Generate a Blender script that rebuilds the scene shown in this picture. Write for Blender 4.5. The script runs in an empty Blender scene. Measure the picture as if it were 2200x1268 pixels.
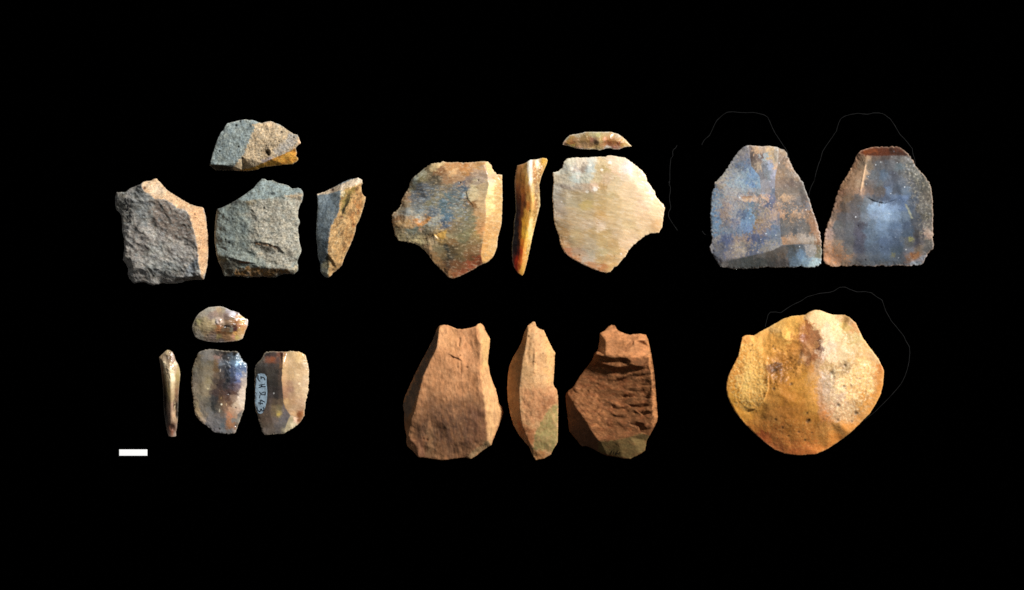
import bpy, math, random
import numpy as np
from mathutils import Vector, kdtree
from mathutils.geometry import delaunay_2d_cdt

# ------------------------------------------------------------------ camera, light, exposure
S = 0.01 / 61.0                     # metres for one picture unit: the scale bar is one centimetre long
CX, CY = 1100.0, 634.0
scene = bpy.context.scene
COL = scene.collection

cam_data = bpy.data.cameras.new('camera')
cam = bpy.data.objects.new('camera', cam_data)
COL.objects.link(cam)
CAM_Z = 3.0
cam.location = (0, 0, CAM_Z)
cam.rotation_euler = (0, 0, 0)
cam_data.sensor_width = 36.0
cam_data.lens = 36.0 * CAM_Z / (2200 * S)
cam_data.clip_start = 0.1
cam_data.clip_end = 20.0
scene.camera = cam

world = bpy.data.worlds.new('World')
scene.world = world
world.use_nodes = True
world.node_tree.nodes['Background'].inputs[0].default_value = (0.95, 0.97, 1.0, 1)
world.node_tree.nodes['Background'].inputs[1].default_value = 0.09


def area_lamp(name, az, el, dist, size, power, color):
    d = bpy.data.lights.new(name, 'AREA')
    d.shape = 'DISK'
    d.size = size
    d.energy = power
    d.color = color
    o = bpy.data.objects.new(name, d)
    a, e = math.radians(az), math.radians(el)
    o.location = (dist * math.cos(e) * math.cos(a), dist * math.cos(e) * math.sin(a), dist * math.sin(e))
    o.rotation_euler = (-Vector(o.location)).to_track_quat('-Z', 'Y').to_euler()
    COL.objects.link(o)
    return o


area_lamp('key_lamp', 34, 35, 2.6, 0.30, 122.0, (1.0, 0.985, 0.96))
area_lamp('fill_lamp', 140, 52, 2.6, 0.9, 2.0, (0.95, 0.97, 1.0))

scene.view_settings.view_transform = 'Standard'
scene.view_settings.look = 'None'
scene.view_settings.exposure = 0.0
scene.view_settings.gamma = 1.0
scene.view_settings.use_curve_mapping = False
try:
    scene.cycles.use_denoising = True
    scene.cycles.denoiser = 'OPENIMAGEDENOISE'
except Exception:
    pass
scene.cycles.max_bounces = 6


# ------------------------------------------------------------------ small maths
def lin(c):
    c = np.asarray(c, float) / 255.0
    return np.where(c <= 0.04045, c / 12.92, ((c + 0.055) / 1.055) ** 2.4)


def pn(x, y, seed=0):
    xi = np.floor(x).astype(np.int64); yi = np.floor(y).astype(np.int64)
    xf = x - xi; yf = y - yi

    def g(ix, iy, fx, fy):
        h = (ix * 374761393 + iy * 668265263 + seed * 974711) & 0x7fffffff
        h = ((h ^ (h >> 13)) * 1274126177) & 0x7fffffff
        h = h ^ (h >> 16)
        a = (h % 4096) * (2 * math.pi / 4096)
        return np.cos(a) * fx + np.sin(a) * fy
    u = xf * xf * xf * (xf * (xf * 6 - 15) + 10)
    v = yf * yf * yf * (yf * (yf * 6 - 15) + 10)
    a = g(xi, yi, xf, yf); b = g(xi + 1, yi, xf - 1, yf)
    c = g(xi, yi + 1, xf, yf - 1); d = g(xi + 1, yi + 1, xf - 1, yf - 1)
    return 1.5 * ((a * (1 - u) + b * u) * (1 - v) + (c * (1 - u) + d * u) * v)


def fbm(x, y, scale, octv=4, ang=0.0, ratio=1.0, seed=0, ridged=False):
    a = math.radians(ang)
    u = (x * math.cos(a) + y * math.sin(a)) / (scale * ratio)
    v = (-x * math.sin(a) + y * math.cos(a)) / scale
    t = np.zeros_like(u); amp = 1.0; tot = 0.0
    for o in range(octv):
        n = pn(u + 13.7 * o, v + 7.3 * o, seed + o * 17)
        t += amp * ((1 - 2 * np.abs(n)) if ridged else n)
        tot += amp; amp *= 0.55; u = u * 2.03; v = v * 2.03
    return t / tot * 1.35


def sstep(a, b, x):
    t = np.clip((x - a) / (b - a), 0, 1)
    return t * t * (3 - 2 * t)


def seg_dist(px, py, poly, closed):
    P = np.asarray(poly, float)[:, :2]
    Q = np.roll(P, -1, 0) if closed else P[1:]
    P0 = P if closed else P[:-1]
    best = np.full(px.shape, 1e18); idx = np.zeros(px.shape, int); side = np.zeros(px.shape); tt = np.zeros(px.shape)
    for i in range(len(P0)):
        ax, ay = P0[i]; dx, dy = Q[i] - P0[i]
        L = dx * dx + dy * dy + 1e-12
        t = np.clip(((px - ax) * dx + (py - ay) * dy) / L, 0, 1)
        ex = px - ax - t * dx; ey = py - ay - t * dy
        d = ex * ex + ey * ey
        m = d < best
        best[m] = d[m]; idx[m] = i; tt[m] = t[m]
        side[m] = (dx * (py - ay) - dy * (px - ax))[m]
    return np.sqrt(best), side, idx, tt


def inside(px, py, poly):
    P = np.asarray(poly, float)[:, :2]
    r = np.zeros(px.shape, bool)
    j = len(P) - 1
    for i in range(len(P)):
        xi, yi = P[i]; xj, yj = P[j]
        if yi != yj:
            c = ((yi > py) != (yj > py)) & (px < (xj - xi) * (py - yi) / (yj - yi) + xi)
            r ^= c
        j = i
    return r


def sdist(px, py, poly):          # positive inside
    d = seg_dist(px, py, poly, True)[0]
    return np.where(inside(px, py, poly), d, -d)


def resample(poly, step, closed=True):
    P = np.asarray(poly, float)
    if closed:
        P = np.vstack([P, P[:1]])
    L = np.r_[0, np.cumsum(np.hypot(*(P[1:, :2] - P[:-1, :2]).T))]
    n = max(3, int(L[-1] / step))
    s = np.linspace(0, L[-1], n, endpoint=not closed)
    return np.stack([np.interp(s, L, P[:, k]) for k in range(P.shape[1])], 1), s


# ------------------------------------------------------------------ stones
class Stone:
    def __init__(self, zoom, outline, eh, ridges, name, seed=1, d=1.8, jag=0.5, smooth=2, rnd=1.2, tex=(0.7, 9.0, 0, 1.0), mott=(0.25, 0.06), zsc=1.0, scal=None):
        self.x0, self.y0, self.k = zoom
        self.seed = seed; self.d = d; self.name = name
        ol = [(p[0], p[1], p[2] if len(p) > 2 else eh) for p in outline]
        ol = [(*self.P(p), p[2]) for p in ol]
        loop, arc = resample(ol, d)
        # chipped irregularity of the edge
        t = np.roll(loop[:, :2], -1, 0) - np.roll(loop[:, :2], 1, 0)
        nn = np.stack([t[:, 1], -t[:, 0]], 1) / (np.hypot(t[:, 0], t[:, 1])[:, None] + 1e-9)
        j = fbm(loop[:, 0], loop[:, 1], 7.0, 3, seed=seed + 91) * jag + fbm(loop[:, 0], loop[:, 1], 2.6, 2, seed=seed + 92) * jag * 0.5
        if scal:     # small scalloped chips along the worked edge
            ph = arc / scal[1] + 1.2 * fbm(loop[:, 0], loop[:, 1], 40, 2, seed=seed + 93)
            am = scal[0] * np.clip(0.6 + fbm(loop[:, 0], loop[:, 1], 30, 2, seed=seed + 94), 0.1, 1.3)
            j = j + am * (np.abs(np.sin(math.pi * ph)) - 0.5) * (1 if self._ccw(loop) else -1)
        loop[:, :2] += nn * j[:, None]
        self.loop = loop
        x0, y0 = loop[:, 0].min(), loop[:, 1].min(); x1, y1 = loop[:, 0].max(), loop[:, 1].max()
        rows = np.arange(y0, y1, d * 0.866)
        pts = []
        for i, yy in enumerate(rows):
            xs = np.arange(x0 + (d / 2 if i % 2 else 0), x1, d)
            pts.append(np.stack([xs, np.full_like(xs, yy)], 1))
        pts = np.vstack(pts)
        rng = np.random.default_rng(seed)
        pts += rng.uniform(-0.18, 0.18, pts.shape) * d
        sd = sdist(pts[:, 0], pts[:, 1], loop)
        pts = pts[sd > 0.55 * d]
        n = len(loop)
        allp = np.vstack([loop[:, :2], pts])
        V = [Vector(p) for p in allp]
        E = [(i, (i + 1) % n) for i in range(n)]
        r = delaunay_2d_cdt(V, E, [], 1, 1e-6)
        self.xy = np.array([(v[0], v[1]) for v in r[0]])
        self.tris = np.array([f for f in r[2]], int)
        kd = kdtree.KDTree(len(self.xy))
        for i, v in enumerate(self.xy): kd.insert((v[0], v[1], 0), i)
        kd.balance()
        self.kd = kd
        self.bidx = np.array([kd.find((p[0], p[1], 0))[1] for p in loop])
        x, y = self.xy[:, 0], self.xy[:, 1]
        self.x, self.y = x, y
        self.ed = seg_dist(x, y, loop, True)[0]
        self.h = self._control(ol, ridges)
        self._neigh()
        for _ in range(smooth): self._lap(0.5)
        self.h -= rnd * np.exp(-self.ed / max(rnd, 0.1))
        self.C = np.zeros((len(x), 3))
        self.zc = 0; self.ztex, self.zts, self.zang, self.zratio = tex; self.mott = mott; self.zsc = zsc

    @staticmethod
    def _ccw(l):
        return (l[:, 0] * np.roll(l[:, 1], -1) - np.roll(l[:, 0], -1) * l[:, 1]).sum() > 0

    def P(self, p):
        return (self.x0 + p[0] / self.k, self.y0 + p[1] / self.k)

    def PL(self, poly):
        return [self.P(p) for p in poly]

    def _control(self, ol, ridges):
        pts = [(p[0], p[1]) for p in ol]; hs = [p[2] for p in ol]
        E = [(i, (i + 1) % len(ol)) for i in range(len(ol))]
        for rd in ridges:
            prev = None
            for p in rd:
                q = self.P(p)
                pts.append(q); hs.append(p[2]); i = len(pts) - 1
                if prev is not None: E.append((prev, i))
                prev = i
        r = delaunay_2d_cdt([Vector(p) for p in pts], E, [], 0, 1e-6)
        vo = np.array([(v[0], v[1]) for v in r[0]])
        ho = np.zeros(len(vo))
        for i, orig in enumerate(r[3]):
            if orig:
                ho[i] = hs[orig[0]]
            else:   # crossing of two ridges: nearest given heights
                dd = np.hypot(np.array(pts)[:, 0] - vo[i, 0], np.array(pts)[:, 1] - vo[i, 1])
                k = np.argsort(dd)[:2]; w = 1 / (dd[k] + 1e-6)
                ho[i] = (np.array(hs)[k] * w).sum() / w.sum()
        x, y = self.x, self.y
        H = np.full(len(x), np.nan)
        bestm = np.full(len(x), -1e9)
        for f in r[2]:
            a, b, c = vo[f[0]], vo[f[1]], vo[f[2]]
            den = (b[1] - c[1]) * (a[0] - c[0]) + (c[0] - b[0]) * (a[1] - c[1])
            if abs(den) < 1e-9: continue
            w0 = ((b[1] - c[1]) * (x - c[0]) + (c[0] - b[0]) * (y - c[1])) / den
            w1 = ((c[1] - a[1]) * (x - c[0]) + (a[0] - c[0]) * (y - c[1])) / den
            w2 = 1 - w0 - w1
            m = np.minimum(np.minimum(w0, w1), w2)
            k = m > bestm
            k &= m > -0.5
            w0 = np.clip(w0, -.05, 1.05); w1 = np.clip(w1, -.05, 1.05); w2 = 1 - w0 - w1
            H[k] = (w0 * ho[f[0]] + w1 * ho[f[1]] + w2 * ho[f[2]])[k]
            bestm[k] = m[k]
        H[np.isnan(H)] = np.nanmean(H)
        return H

    def _neigh(self):
        t = self.tris
        self.e0 = np.concatenate([t[:, 0], t[:, 1], t[:, 2], t[:, 1], t[:, 2], t[:, 0]])
        self.e1 = np.concatenate([t[:, 1], t[:, 2], t[:, 0], t[:, 0], t[:, 1], t[:, 2]])
        self.deg = np.bincount(self.e0, minlength=len(self.x)).astype(float)

    def _lap(self, f):
        m = np.bincount(self.e0, weights=self.h[self.e1], minlength=len(self.x)) / np.maximum(self.deg, 1)
        self.h += f * (m - self.h)

    def mask(self, poly, feather=2.0, jit=0.0, js=8.0, seed=0):
        s = sdist(self.x, self.y, self.PL(poly))
        if jit: s = s + jit * fbm(self.x, self.y, js, 3, seed=self.seed * 7 + seed)
        return sstep(-feather, feather, s)

    def _ell(self, x, y, rx, ry, deg):
        px, py = self.P((x, y)); a = math.radians(deg)
        dx, dy = self.x - px, self.y - py
        u = (dx * math.cos(a) + dy * math.sin(a)) / (rx / self.k); v = (-dx * math.sin(a) + dy * math.cos(a)) / (ry / self.k)
        return u * u + v * v

    # relief
    def bump(self, x, y, rx, ry, deg, amp): self.h += amp * np.exp(-self._ell(x, y, rx, ry, deg)); return self
    def bowl(self, x, y, rx, ry, deg, depth): self.h -= depth * np.clip(1 - self._ell(x, y, rx, ry, deg), 0, 1); return self

    def step(self, line, width, height, end=14.0):
        pl = self.PL(line)
        d, side, idx, tt = seg_dist(self.x, self.y, pl, False)
        n = len(pl) - 1
        L = np.array([math.hypot(pl[i + 1][0] - pl[i][0], pl[i + 1][1] - pl[i][1]) for i in range(n)])
        cum = np.r_[0, np.cumsum(L)]
        s = cum[idx] + tt * L[idx]
        tap = np.clip(np.minimum(s, cum[-1] - s) / end, 0, 1)
        sgn = sstep(-1.2, 1.2, np.sign(side) * d)
        self.h += height * np.exp(-d / width) * sgn * tap
        return self

    def crease(self, line, width, depth):
        d = seg_dist(self.x, self.y, self.PL(line), False)[0]
        self.h -= depth * np.exp(-(d / width) ** 2); return self

    def noise(self, amp, scale, octv=4, ang=0, ratio=1.0, poly=None, ridged=False, feather=3, seed=0):
        n = fbm(self.x, self.y, scale, octv, ang, ratio, self.seed * 31 + seed, ridged) * amp
        if poly is not None: n *= self.mask(poly, feather, 3, 10)
        self.h += n * np.clip(self.ed / 3.0, 0.25, 1); return self

    def ripple(self, x, y, wl, amp, poly=None, wob=6):
        px, py = self.P((x, y))
        r = np.hypot(self.x - px, self.y - py) + wob * fbm(self.x, self.y, 42, 2, seed=self.seed + 5)
        n = amp * np.sin(r * 2 * math.pi / wl)
        if poly is not None: n *= self.mask(poly, 8)
        self.h += n; return self

    def edge(self, amp, width, wl, seed=0):
        a = fbm(self.x, self.y, wl, 2, seed=self.seed + 77 + seed)
        self.h -= amp * np.abs(a) * np.exp(-(self.ed / width) ** 2) * 2; return self

    # colour of the stone, in places with light or shade painted in
    def base(self, cols, scale, ang=0, ratio=1.0, octv=5, contrast=1.0, seed=0):
        n = np.clip(0.5 + 0.5 * contrast * fbm(self.x, self.y, scale, octv, ang, ratio, self.seed * 13 + seed), 0, 1)
        cc = np.array([lin(c) for c in cols]); t = n * (len(cols) - 1)
        i = np.clip(t.astype(int), 0, len(cols) - 2); f = (t - i)[:, None]
        self.C = cc[i] * (1 - f) + cc[i + 1] * f; return self

    def paint(self, rows, warp=3.0, ws=11.0, p=2.2, bright=1.0, sat=0.9, facets=(), con=0.25, ay=1.0, tint=(1, 1, 1)):
        # stone colours, with some light and shade in them, read off row by row: 'y: x r g b, x r g b, ...', blended with a wandering
        # boundary; colours do not cross the ridges between the given facets
        pts, cols = [], []
        for line in rows.strip().splitlines():
            yy, rest = line.split(':')
            for it in rest.split(','):
                v = [float(q) for q in it.split()]
                pts.append(self.P((v[0], float(yy)))); cols.append(lin(v[1:4]))
        pts = np.array(pts)
        rng = np.random.default_rng(self.seed + 40)
        f = lambda sc, o, sd: fbm(self.x, self.y, sc, o, self.zang, self.zratio, self.seed * 19 + sd)
        wx = self.x + warp * (f(ws, 5, 1) + 0.35 * f(4.5, 2, 3)) + rng.normal(0, 0.08 * warp, len(self.x))
        wy = self.y + warp * (f(ws, 5, 2) + 0.35 * f(4.5, 2, 4)) + rng.normal(0, 0.08 * warp, len(self.x))
        fid = np.zeros(len(pts), int); masks = [np.ones(len(self.x))]
        for k, poly in enumerate(facets):
            pp = self.PL(poly)
            fid[inside(pts[:, 0], pts[:, 1], pp)] = k + 1
            m = sstep(-0.9, 0.9, sdist(self.x, self.y, pp) + 0.8 * fbm(self.x, self.y, 7, 3, seed=self.seed + k))
            for q in range(len(masks)): masks[q] = masks[q] * (1 - m)
            masks.append(m)
        out = np.zeros((len(self.x), 3))
        for k, m in enumerate(masks):
            sel = np.flatnonzero(fid == k)
            if len(sel) == 0: continue
            W = np.zeros(len(self.x)); C = np.zeros((len(self.x), 3))
            for q in sel:
                w = 1.0 / ((wx - pts[q, 0]) ** 2 + (ay * (wy - pts[q, 1])) ** 2 + 5.0) ** p
                W += w; C += w[:, None] * cols[q]
            out += m[:, None] * C / W[:, None]
        C = out / np.maximum(sum(masks), 1e-6)[:, None] * bright
        g = C @ np.array([0.3, 0.59, 0.11])
        C = (g[:, None] + (C - g[:, None]) * sat) * ((g / g.mean()) ** con)[:, None] * np.array(tint)
        w = np.clip((C[:, 2] - C[:, 0]) / (C[:, 2] + C[:, 0] + 1e-6) * 4, 0, 1)
        C[:, 0] *= 1 - 0.13 * w; C[:, 1] *= 1 + 0.03 * w
        self.C = np.clip(C, 0.001, 0.93)
        return self

    def _mix(self, c, w):
        w = np.clip(w, 0, 1)[:, None]
        self.C = self.C * (1 - w) + lin(c) * w

    def zone(self, poly, c, feather=3, jit=3, js=10, alpha=1.0, seed=0, tex=None, ts=None, ang=None, ratio=None):
        soft = feather > 1.6
        if soft: jit = (jit * 1.7 + 1.0) * self.zsc; feather = feather * 1.15 * self.zsc
        if tex is None: tex = self.ztex if soft else 0.0
        if ts is None: ts = self.zts
        ang = self.zang if ang is None else ang
        ratio = self.zratio if ratio is None else ratio
        self.zc += 1; seed = seed + self.zc * 3
        w = self.mask(poly, feather, jit, js, seed) * alpha
        if tex: w = w * np.clip(0.95 + tex * fbm(self.x, self.y, ts, 5, ang, ratio, self.seed * 3 + seed + 9), 0, 1.0)
        self._mix(c, w); return self

    def patch(self, c, scale, thr=0.2, soft=0.15, alpha=1.0, ang=0, ratio=1.0, poly=None, octv=4, seed=0, feather=8):
        n = fbm(self.x, self.y, scale, octv, ang, ratio, self.seed * 5 + seed)
        w = sstep(thr - soft, thr + soft, n) * alpha
        if poly is not None: w *= self.mask(poly, feather, 4, 12, seed)
        self._mix(c, w); return self

    def blob(self, x, y, rx, ry, deg, c, alpha=1.0, jit=0.3):
        q = np.sqrt(self._ell(x, y, rx, ry, deg)) + jit * fbm(self.x, self.y, 6, 3, seed=self.seed + int(x))
        self._mix(c, sstep(1.15, 0.55, q) * alpha); return self

    def specks(self, n, r0, r1, c, alpha=0.9, seed=0, poly=None, pit=0.0):
        rng = np.random.default_rng(self.seed * 101 + seed)
        ok = self.ed > 2
        if poly is not None: ok &= self.mask(poly, 1) > 0.5
        idx = np.flatnonzero(ok)
        w = np.zeros(len(self.x))
        for i in rng.choice(idx, n):
            r = r0 + (r1 - r0) * rng.random() ** 2
            near = [k for _, k, _ in self.kd.find_range((self.x[i], self.y[i], 0), r * 1.6)]
            dd = np.hypot(self.x[near] - self.x[i], self.y[near] - self.y[i])
            ww = np.clip(1.25 - dd / r, 0, 1)
            w[near] = np.maximum(w[near], ww * (0.5 + 0.5 * rng.random()))
            if pit: self.h[near] -= pit * r * np.clip(1 - dd / (r * 1.2), 0, 1)
        self._mix(c, w * alpha); return self

    def pits(self, lst, c, depth=1.6, alpha=1.0):
        for (x, y, r) in lst:
            q = self._ell(x, y, r, r, 0) * (1 + 0.5 * fbm(self.x, self.y, 5, 2, seed=int(x)))
            self.h -= depth * (r / self.k) * np.exp(-q * 1.3)
            self._mix(c, np.exp(-q * 1.2) * alpha)
        return self

    def grain(self, amp, scale=2.2, ang=0, ratio=1.0, seed=0):
        n = fbm(self.x, self.y, scale, 3, ang, ratio, self.seed * 11 + seed)
        rng = np.random.default_rng(self.seed + 5)
        self.C = np.clip(self.C * (1 + amp * n + amp * 0.45 * rng.standard_normal(len(n)))[:, None], 0.002, 0.95)
        return self

    def rim(self, c, width=1.6, alpha=0.4):      # thin translucent or freshly crushed edge
        n = 0.6 + 0.6 * fbm(self.x, self.y, 9, 2, seed=self.seed + 3)
        self._mix(c, np.exp(-(self.ed / width) ** 2) * alpha * n); return self

    def z_at(self, px, py):
        r = self.kd.find_n((px, py, 0), 3)
        w = np.array([1 / (q[2] + 0.05) for q in r]); k = [q[1] for q in r]
        return float((self.h[k] * w).sum() / w.sum())

    def build(self, mat, label, category, group):
        self.h = np.maximum(self.h, 1.5)
        f = lambda sc, sd: fbm(self.x, self.y, sc, 3, self.zang, self.zratio, self.seed * 17 + sd)
        v = 0.40 * f(16, 1) + 0.45 * f(6, 2) + 0.65 * f(3.2, 3)
        hu = 0.6 * f(12, 4) + 0.6 * f(3.2, 5)
        self.C = np.clip(self.C * (1 + 2.4 * self.mott[0] * v)[:, None] * (1 + 2.0 * self.mott[1] * hu[:, None] * np.array([1.0, 0.1, -1.2])), 0.001, 0.92)
        n = len(self.x)
        b = self.bidx
        zb = self.h[b]
        lp = self.xy[b]
        # underside: the edge loop turns in beneath and settles on the board
        cen = lp.mean(0)
        t = np.roll(lp, -1, 0) - np.roll(lp, 1, 0)
        nn = np.stack([t[:, 1], -t[:, 0]], 1) / (np.hypot(t[:, 0], t[:, 1])[:, None] + 1e-9)
        if sdist(lp[:1, 0] + nn[:1, 0] * 1.5, lp[:1, 1] + nn[:1, 1] * 1.5, lp)[0] < 0: nn = -nn
        verts = [np.c_[self.x, self.y, self.h]]
        faces = [self.tris.copy()]
        m = len(b)
        lv0 = b
        prev = b; off = n
        size = min(np.ptp(lp[:, 0]), np.ptp(lp[:, 1]))
        for frac, zf in ((0.03, 0.55), (0.10, 0.18), (0.18, 0.02)):
            q = lp + (cen - lp) * frac + nn * 0
            z = zb * zf
            verts.append(np.c_[q, z])
            cur = np.arange(off, off + m); off += m
            A, B = prev, np.roll(prev, -1); C_, D = cur, np.roll(cur, -1)
            faces.append(np.c_[A, B, D]); faces.append(np.c_[A, D, C_])
            prev = cur
        verts.append(np.array([[cen[0], cen[1], 0.0]]))
        ci = off
        faces.append(np.c_[prev, np.roll(prev, -1), np.full(m, ci)])
        V = np.vstack(verts)
        F = np.vstack(faces)
        W = np.c_[(V[:, 0] - CX) * S, (CY - V[:, 1]) * S, V[:, 2] * S]
        org = np.array([(cen[0] - CX) * S, (CY - cen[1]) * S, 0.0])
        W -= org
        # consistent orientation: top triangles must face up
        nt = len(self.tris)
        a, b_, c = W[F[:nt, 0]], W[F[:nt, 1]], W[F[:nt, 2]]
        up = np.cross(b_ - a, c - a)[:, 2]
        flip = up < 0
        F[:nt][flip] = F[:nt][flip][:, ::-1]
        # skirt: outward
        a, b_, c = W[F[nt:, 0]], W[F[nt:, 1]], W[F[nt:, 2]]
        nrm = np.cross(b_ - a, c - a); mid = (a + b_ + c) / 3
        outw = mid.copy(); outw[:, 2] = -0.0005
        bad = (nrm[:2 * m * 3] * np.c_[outw[:2 * m * 3, :2], -np.abs(outw[:2 * m * 3, 2])]).sum(1).sum() < 0
        if bad: F[nt:] = F[nt:, ::-1]
        me = bpy.data.meshes.new(self.name)
        me.from_pydata(W.tolist(), [], F.tolist())
        me.update()
        me.polygons.foreach_set('use_smooth', np.ones(len(F), bool))
        cc = np.ones((len(V), 4), np.float32)
        cc[:n, :3] = self.C
        for k in range(3):
            cc[n + k * m:n + (k + 1) * m, :3] = self.C[self.bidx]
        cc[-1, :3] = self.C.mean(0)
        at = me.color_attributes.new('stone_colour', 'FLOAT_COLOR', 'POINT')
        at.data.foreach_set('color', cc.ravel())
        me.materials.append(mat)
        o = bpy.data.objects.new(self.name, me)
        o.location = org.tolist()
        COL.objects.link(o)
        o['label'] = label; o['category'] = category
        if group: o['group'] = group
        self.obj = o; self.org = org
        return o

    # ink strokes lying on the surface, one joined mesh; strokes in picture units
    def ink(self, name, strokes, width, mat, parent, lift=0.5):
        V, F = [], []
        for st in strokes:
            q, _ = resample(st, 0.8, closed=False)
            q = q[:, :2]
            if len(q) < 2: continue
            t = np.gradient(q, axis=0); t /= np.hypot(t[:, 0], t[:, 1])[:, None] + 1e-9
            nn = np.stack([-t[:, 1], t[:, 0]], 1)
            k0 = len(V)
            for i in range(len(q)):
                w = width * (0.75 + 0.4 * math.sin(i * 1.7 + q[0, 0])) * 0.5
                for s in (-1, 1):
                    px, py = q[i] + nn[i] * s * w
                    z = self.z_at(px, py) + lift
                    V.append(((px - CX) * S - self.org[0], (CY - py) * S - self.org[1], z * S))
                    V.append(((px - CX) * S - self.org[0], (CY - py) * S - self.org[1], (z - lift - 0.3) * S))
            for i in range(len(q) - 1):
                a = k0 + i * 4; b = a + 4
                F += [(a, a + 2, b + 2, b), (a, b, b + 1, a + 1), (a + 2, a + 3, b + 3, b + 2)]
        me = bpy.data.meshes.new(name); me.from_pydata(V, [], F); me.update()
        me.materials.append(mat)
        o = bpy.data.objects.new(name, me); COL.objects.link(o); o.parent = parent
        return o

    def sticker(self, name, poly, mat, parent, lift=0.7):
        loop, _ = resample(self.PL(poly), 1.5)
        xs = np.arange(loop[:, 0].min(), loop[:, 0].max(), 1.6); ys = np.arange(loop[:, 1].min(), loop[:, 1].max(), 1.6)
        g = np.array([(a, b) for b in ys for a in xs])
        g = g[sdist(g[:, 0], g[:, 1], loop) > 0.8]
        n = len(loop)
        r = delaunay_2d_cdt([Vector(p) for p in np.vstack([loop[:, :2], g])], [(i, (i + 1) % n) for i in range(n)], [], 1, 1e-6)
        q = np.array([(v[0], v[1]) for v in r[0]])
        z = np.array([self.z_at(*p) for p in q]) + lift
        V = [((p[0] - CX) * S - self.org[0], (CY - p[1]) * S - self.org[1], h * S) for p, h in zip(q, z)]
        F = [tuple(reversed(f)) for f in r[2]]
        k = len(V)
        V += [(v[0], v[1], v[2] - (lift + 0.6) * S) for v in V[:n]]
        F += [(i, (i + 1) % n, k + (i + 1) % n, k + i) for i in range(n)]
        me = bpy.data.meshes.new(name); me.from_pydata(V, [], F); me.update()
        me.materials.append(mat)
        o = bpy.data.objects.new(name, me); COL.objects.link(o); o.parent = parent
        return o


# ------------------------------------------------------------------ materials
def stone_mat(name, rough=0.8, spec=0.3, sss=0.0, bump=0.4, bscale=2600, var=0.25, coat=0.0, rvar=0.15, bdist=0.00012):
    m = bpy.data.materials.new(name); m.use_nodes = True
    nt = m.node_tree; N = nt.nodes; L = nt.links
    bs = N['Principled BSDF']
    at = N.new('ShaderNodeAttribute'); at.attribute_name = 'stone_colour'
    tc = N.new('ShaderNodeTexCoord')
    n1 = N.new('ShaderNodeTexNoise'); n1.inputs['Scale'].default_value = bscale; n1.inputs['Detail'].default_value = 4
    L.new(tc.outputs['Object'], n1.inputs['Vector'])
    mr = N.new('ShaderNodeMapRange')
    mr.inputs['From Min'].default_value = 0.25; mr.inputs['From Max'].default_value = 0.75
    mr.inputs['To Min'].default_value = 1 - var; mr.inputs['To Max'].default_value = 1 + var
    L.new(n1.outputs['Fac'], mr.inputs['Value'])
    mx = N.new('ShaderNodeVectorMath'); mx.operation = 'SCALE'
    L.new(at.outputs['Color'], mx.inputs[0]); L.new(mr.outputs[0], mx.inputs['Scale'])
    L.new(mx.outputs[0], bs.inputs['Base Color'])
    n2 = N.new('ShaderNodeTexNoise'); n2.inputs['Scale'].default_value = bscale * 0.55; n2.inputs['Detail'].default_value = 6
    L.new(tc.outputs['Object'], n2.inputs['Vector'])
    bp = N.new('ShaderNodeBump'); bp.inputs['Strength'].default_value = bump; bp.inputs['Distance'].default_value = bdist
    L.new(n2.outputs['Fac'], bp.inputs['Height']); L.new(bp.outputs[0], bs.inputs['Normal'])
    rr = N.new('ShaderNodeMapRange'); rr.inputs['To Min'].default_value = max(0.05, rough - rvar); rr.inputs['To Max'].default_value = min(1, rough + rvar)
    rr.inputs['From Min'].default_value = 0.3; rr.inputs['From Max'].default_value = 0.7
    L.new(n2.outputs['Fac'], rr.inputs['Value']); L.new(rr.outputs[0], bs.inputs['Roughness'])
    bs.inputs['Specular IOR Level'].default_value = spec
    if sss:
        bs.inputs['Subsurface Weight'].default_value = sss
        bs.inputs['Subsurface Radius'].default_value = (1.0, 0.7, 0.45)
        bs.inputs['Subsurface Scale'].default_value = 0.0005
    if coat:
        bs.inputs['Coat Weight'].default_value = coat; bs.inputs['Coat Roughness'].default_value = 0.25
    return m


def plain_mat(name, c, rough=0.8, spec=0.2, var=0.05, scale=900):
    m = bpy.data.materials.new(name); m.use_nodes = True
    nt = m.node_tree; N = nt.nodes; L = nt.links
    bs = N['Principled BSDF']
    tc = N.new('ShaderNodeTexCoord'); n = N.new('ShaderNodeTexNoise'); n.inputs['Scale'].default_value = scale
    L.new(tc.outputs['Object'], n.inputs['Vector'])
    r = N.new('ShaderNodeMix'); r.data_type = 'RGBA'
    a = lin(c)
    r.inputs[6].default_value = (*(a * (1 - var)), 1); r.inputs[7].default_value = (*np.minimum(a * (1 + var), 1), 1)
    L.new(n.outputs['Fac'], r.inputs[0]); L.new(r.outputs[2], bs.inputs['Base Color'])
    bs.inputs['Roughness'].default_value = rough
    bs.inputs['Specular IOR Level'].default_value = spec
    return m


M_GREY = stone_mat('quartzite_stone', rough=0.85, spec=0.2, bump=0.35, var=0.30, bscale=3200)
M_AGATE = stone_mat('agate_stone', rough=0.36, spec=0.42, sss=0.06, bump=0.04, var=0.05, bscale=1500)
M_CHERT = stone_mat('chert_stone', rough=0.5, spec=0.3, sss=0.05, bump=0.05, var=0.07, bscale=2200)
M_GLASSY = stone_mat('translucent_flint', rough=0.28, spec=0.55, sss=0.05, bump=0.04, var=0.05, bscale=1800)
M_TERRA = stone_mat('terracotta_coloured_stone', rough=0.9, spec=0.15, bump=0.08, var=0.10, bscale=3400)
M_YELLOW = stone_mat('ochre_flint', rough=0.5, spec=0.3, sss=0.08, bump=0.12, var=0.10, bscale=2400)
M_INK = plain_mat('ink', (22, 24, 34), 0.6)
M_BROWN_INK = plain_mat('brown_ink', (26, 20, 12), 0.7)
M_WHITE = plain_mat('white_card', (252, 252, 252), 0.9, 0.1, 0.01)
M_PAPER = plain_mat('pale_blue_paint', (166, 189, 206), 0.75, 0.25, 0.08)
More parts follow.
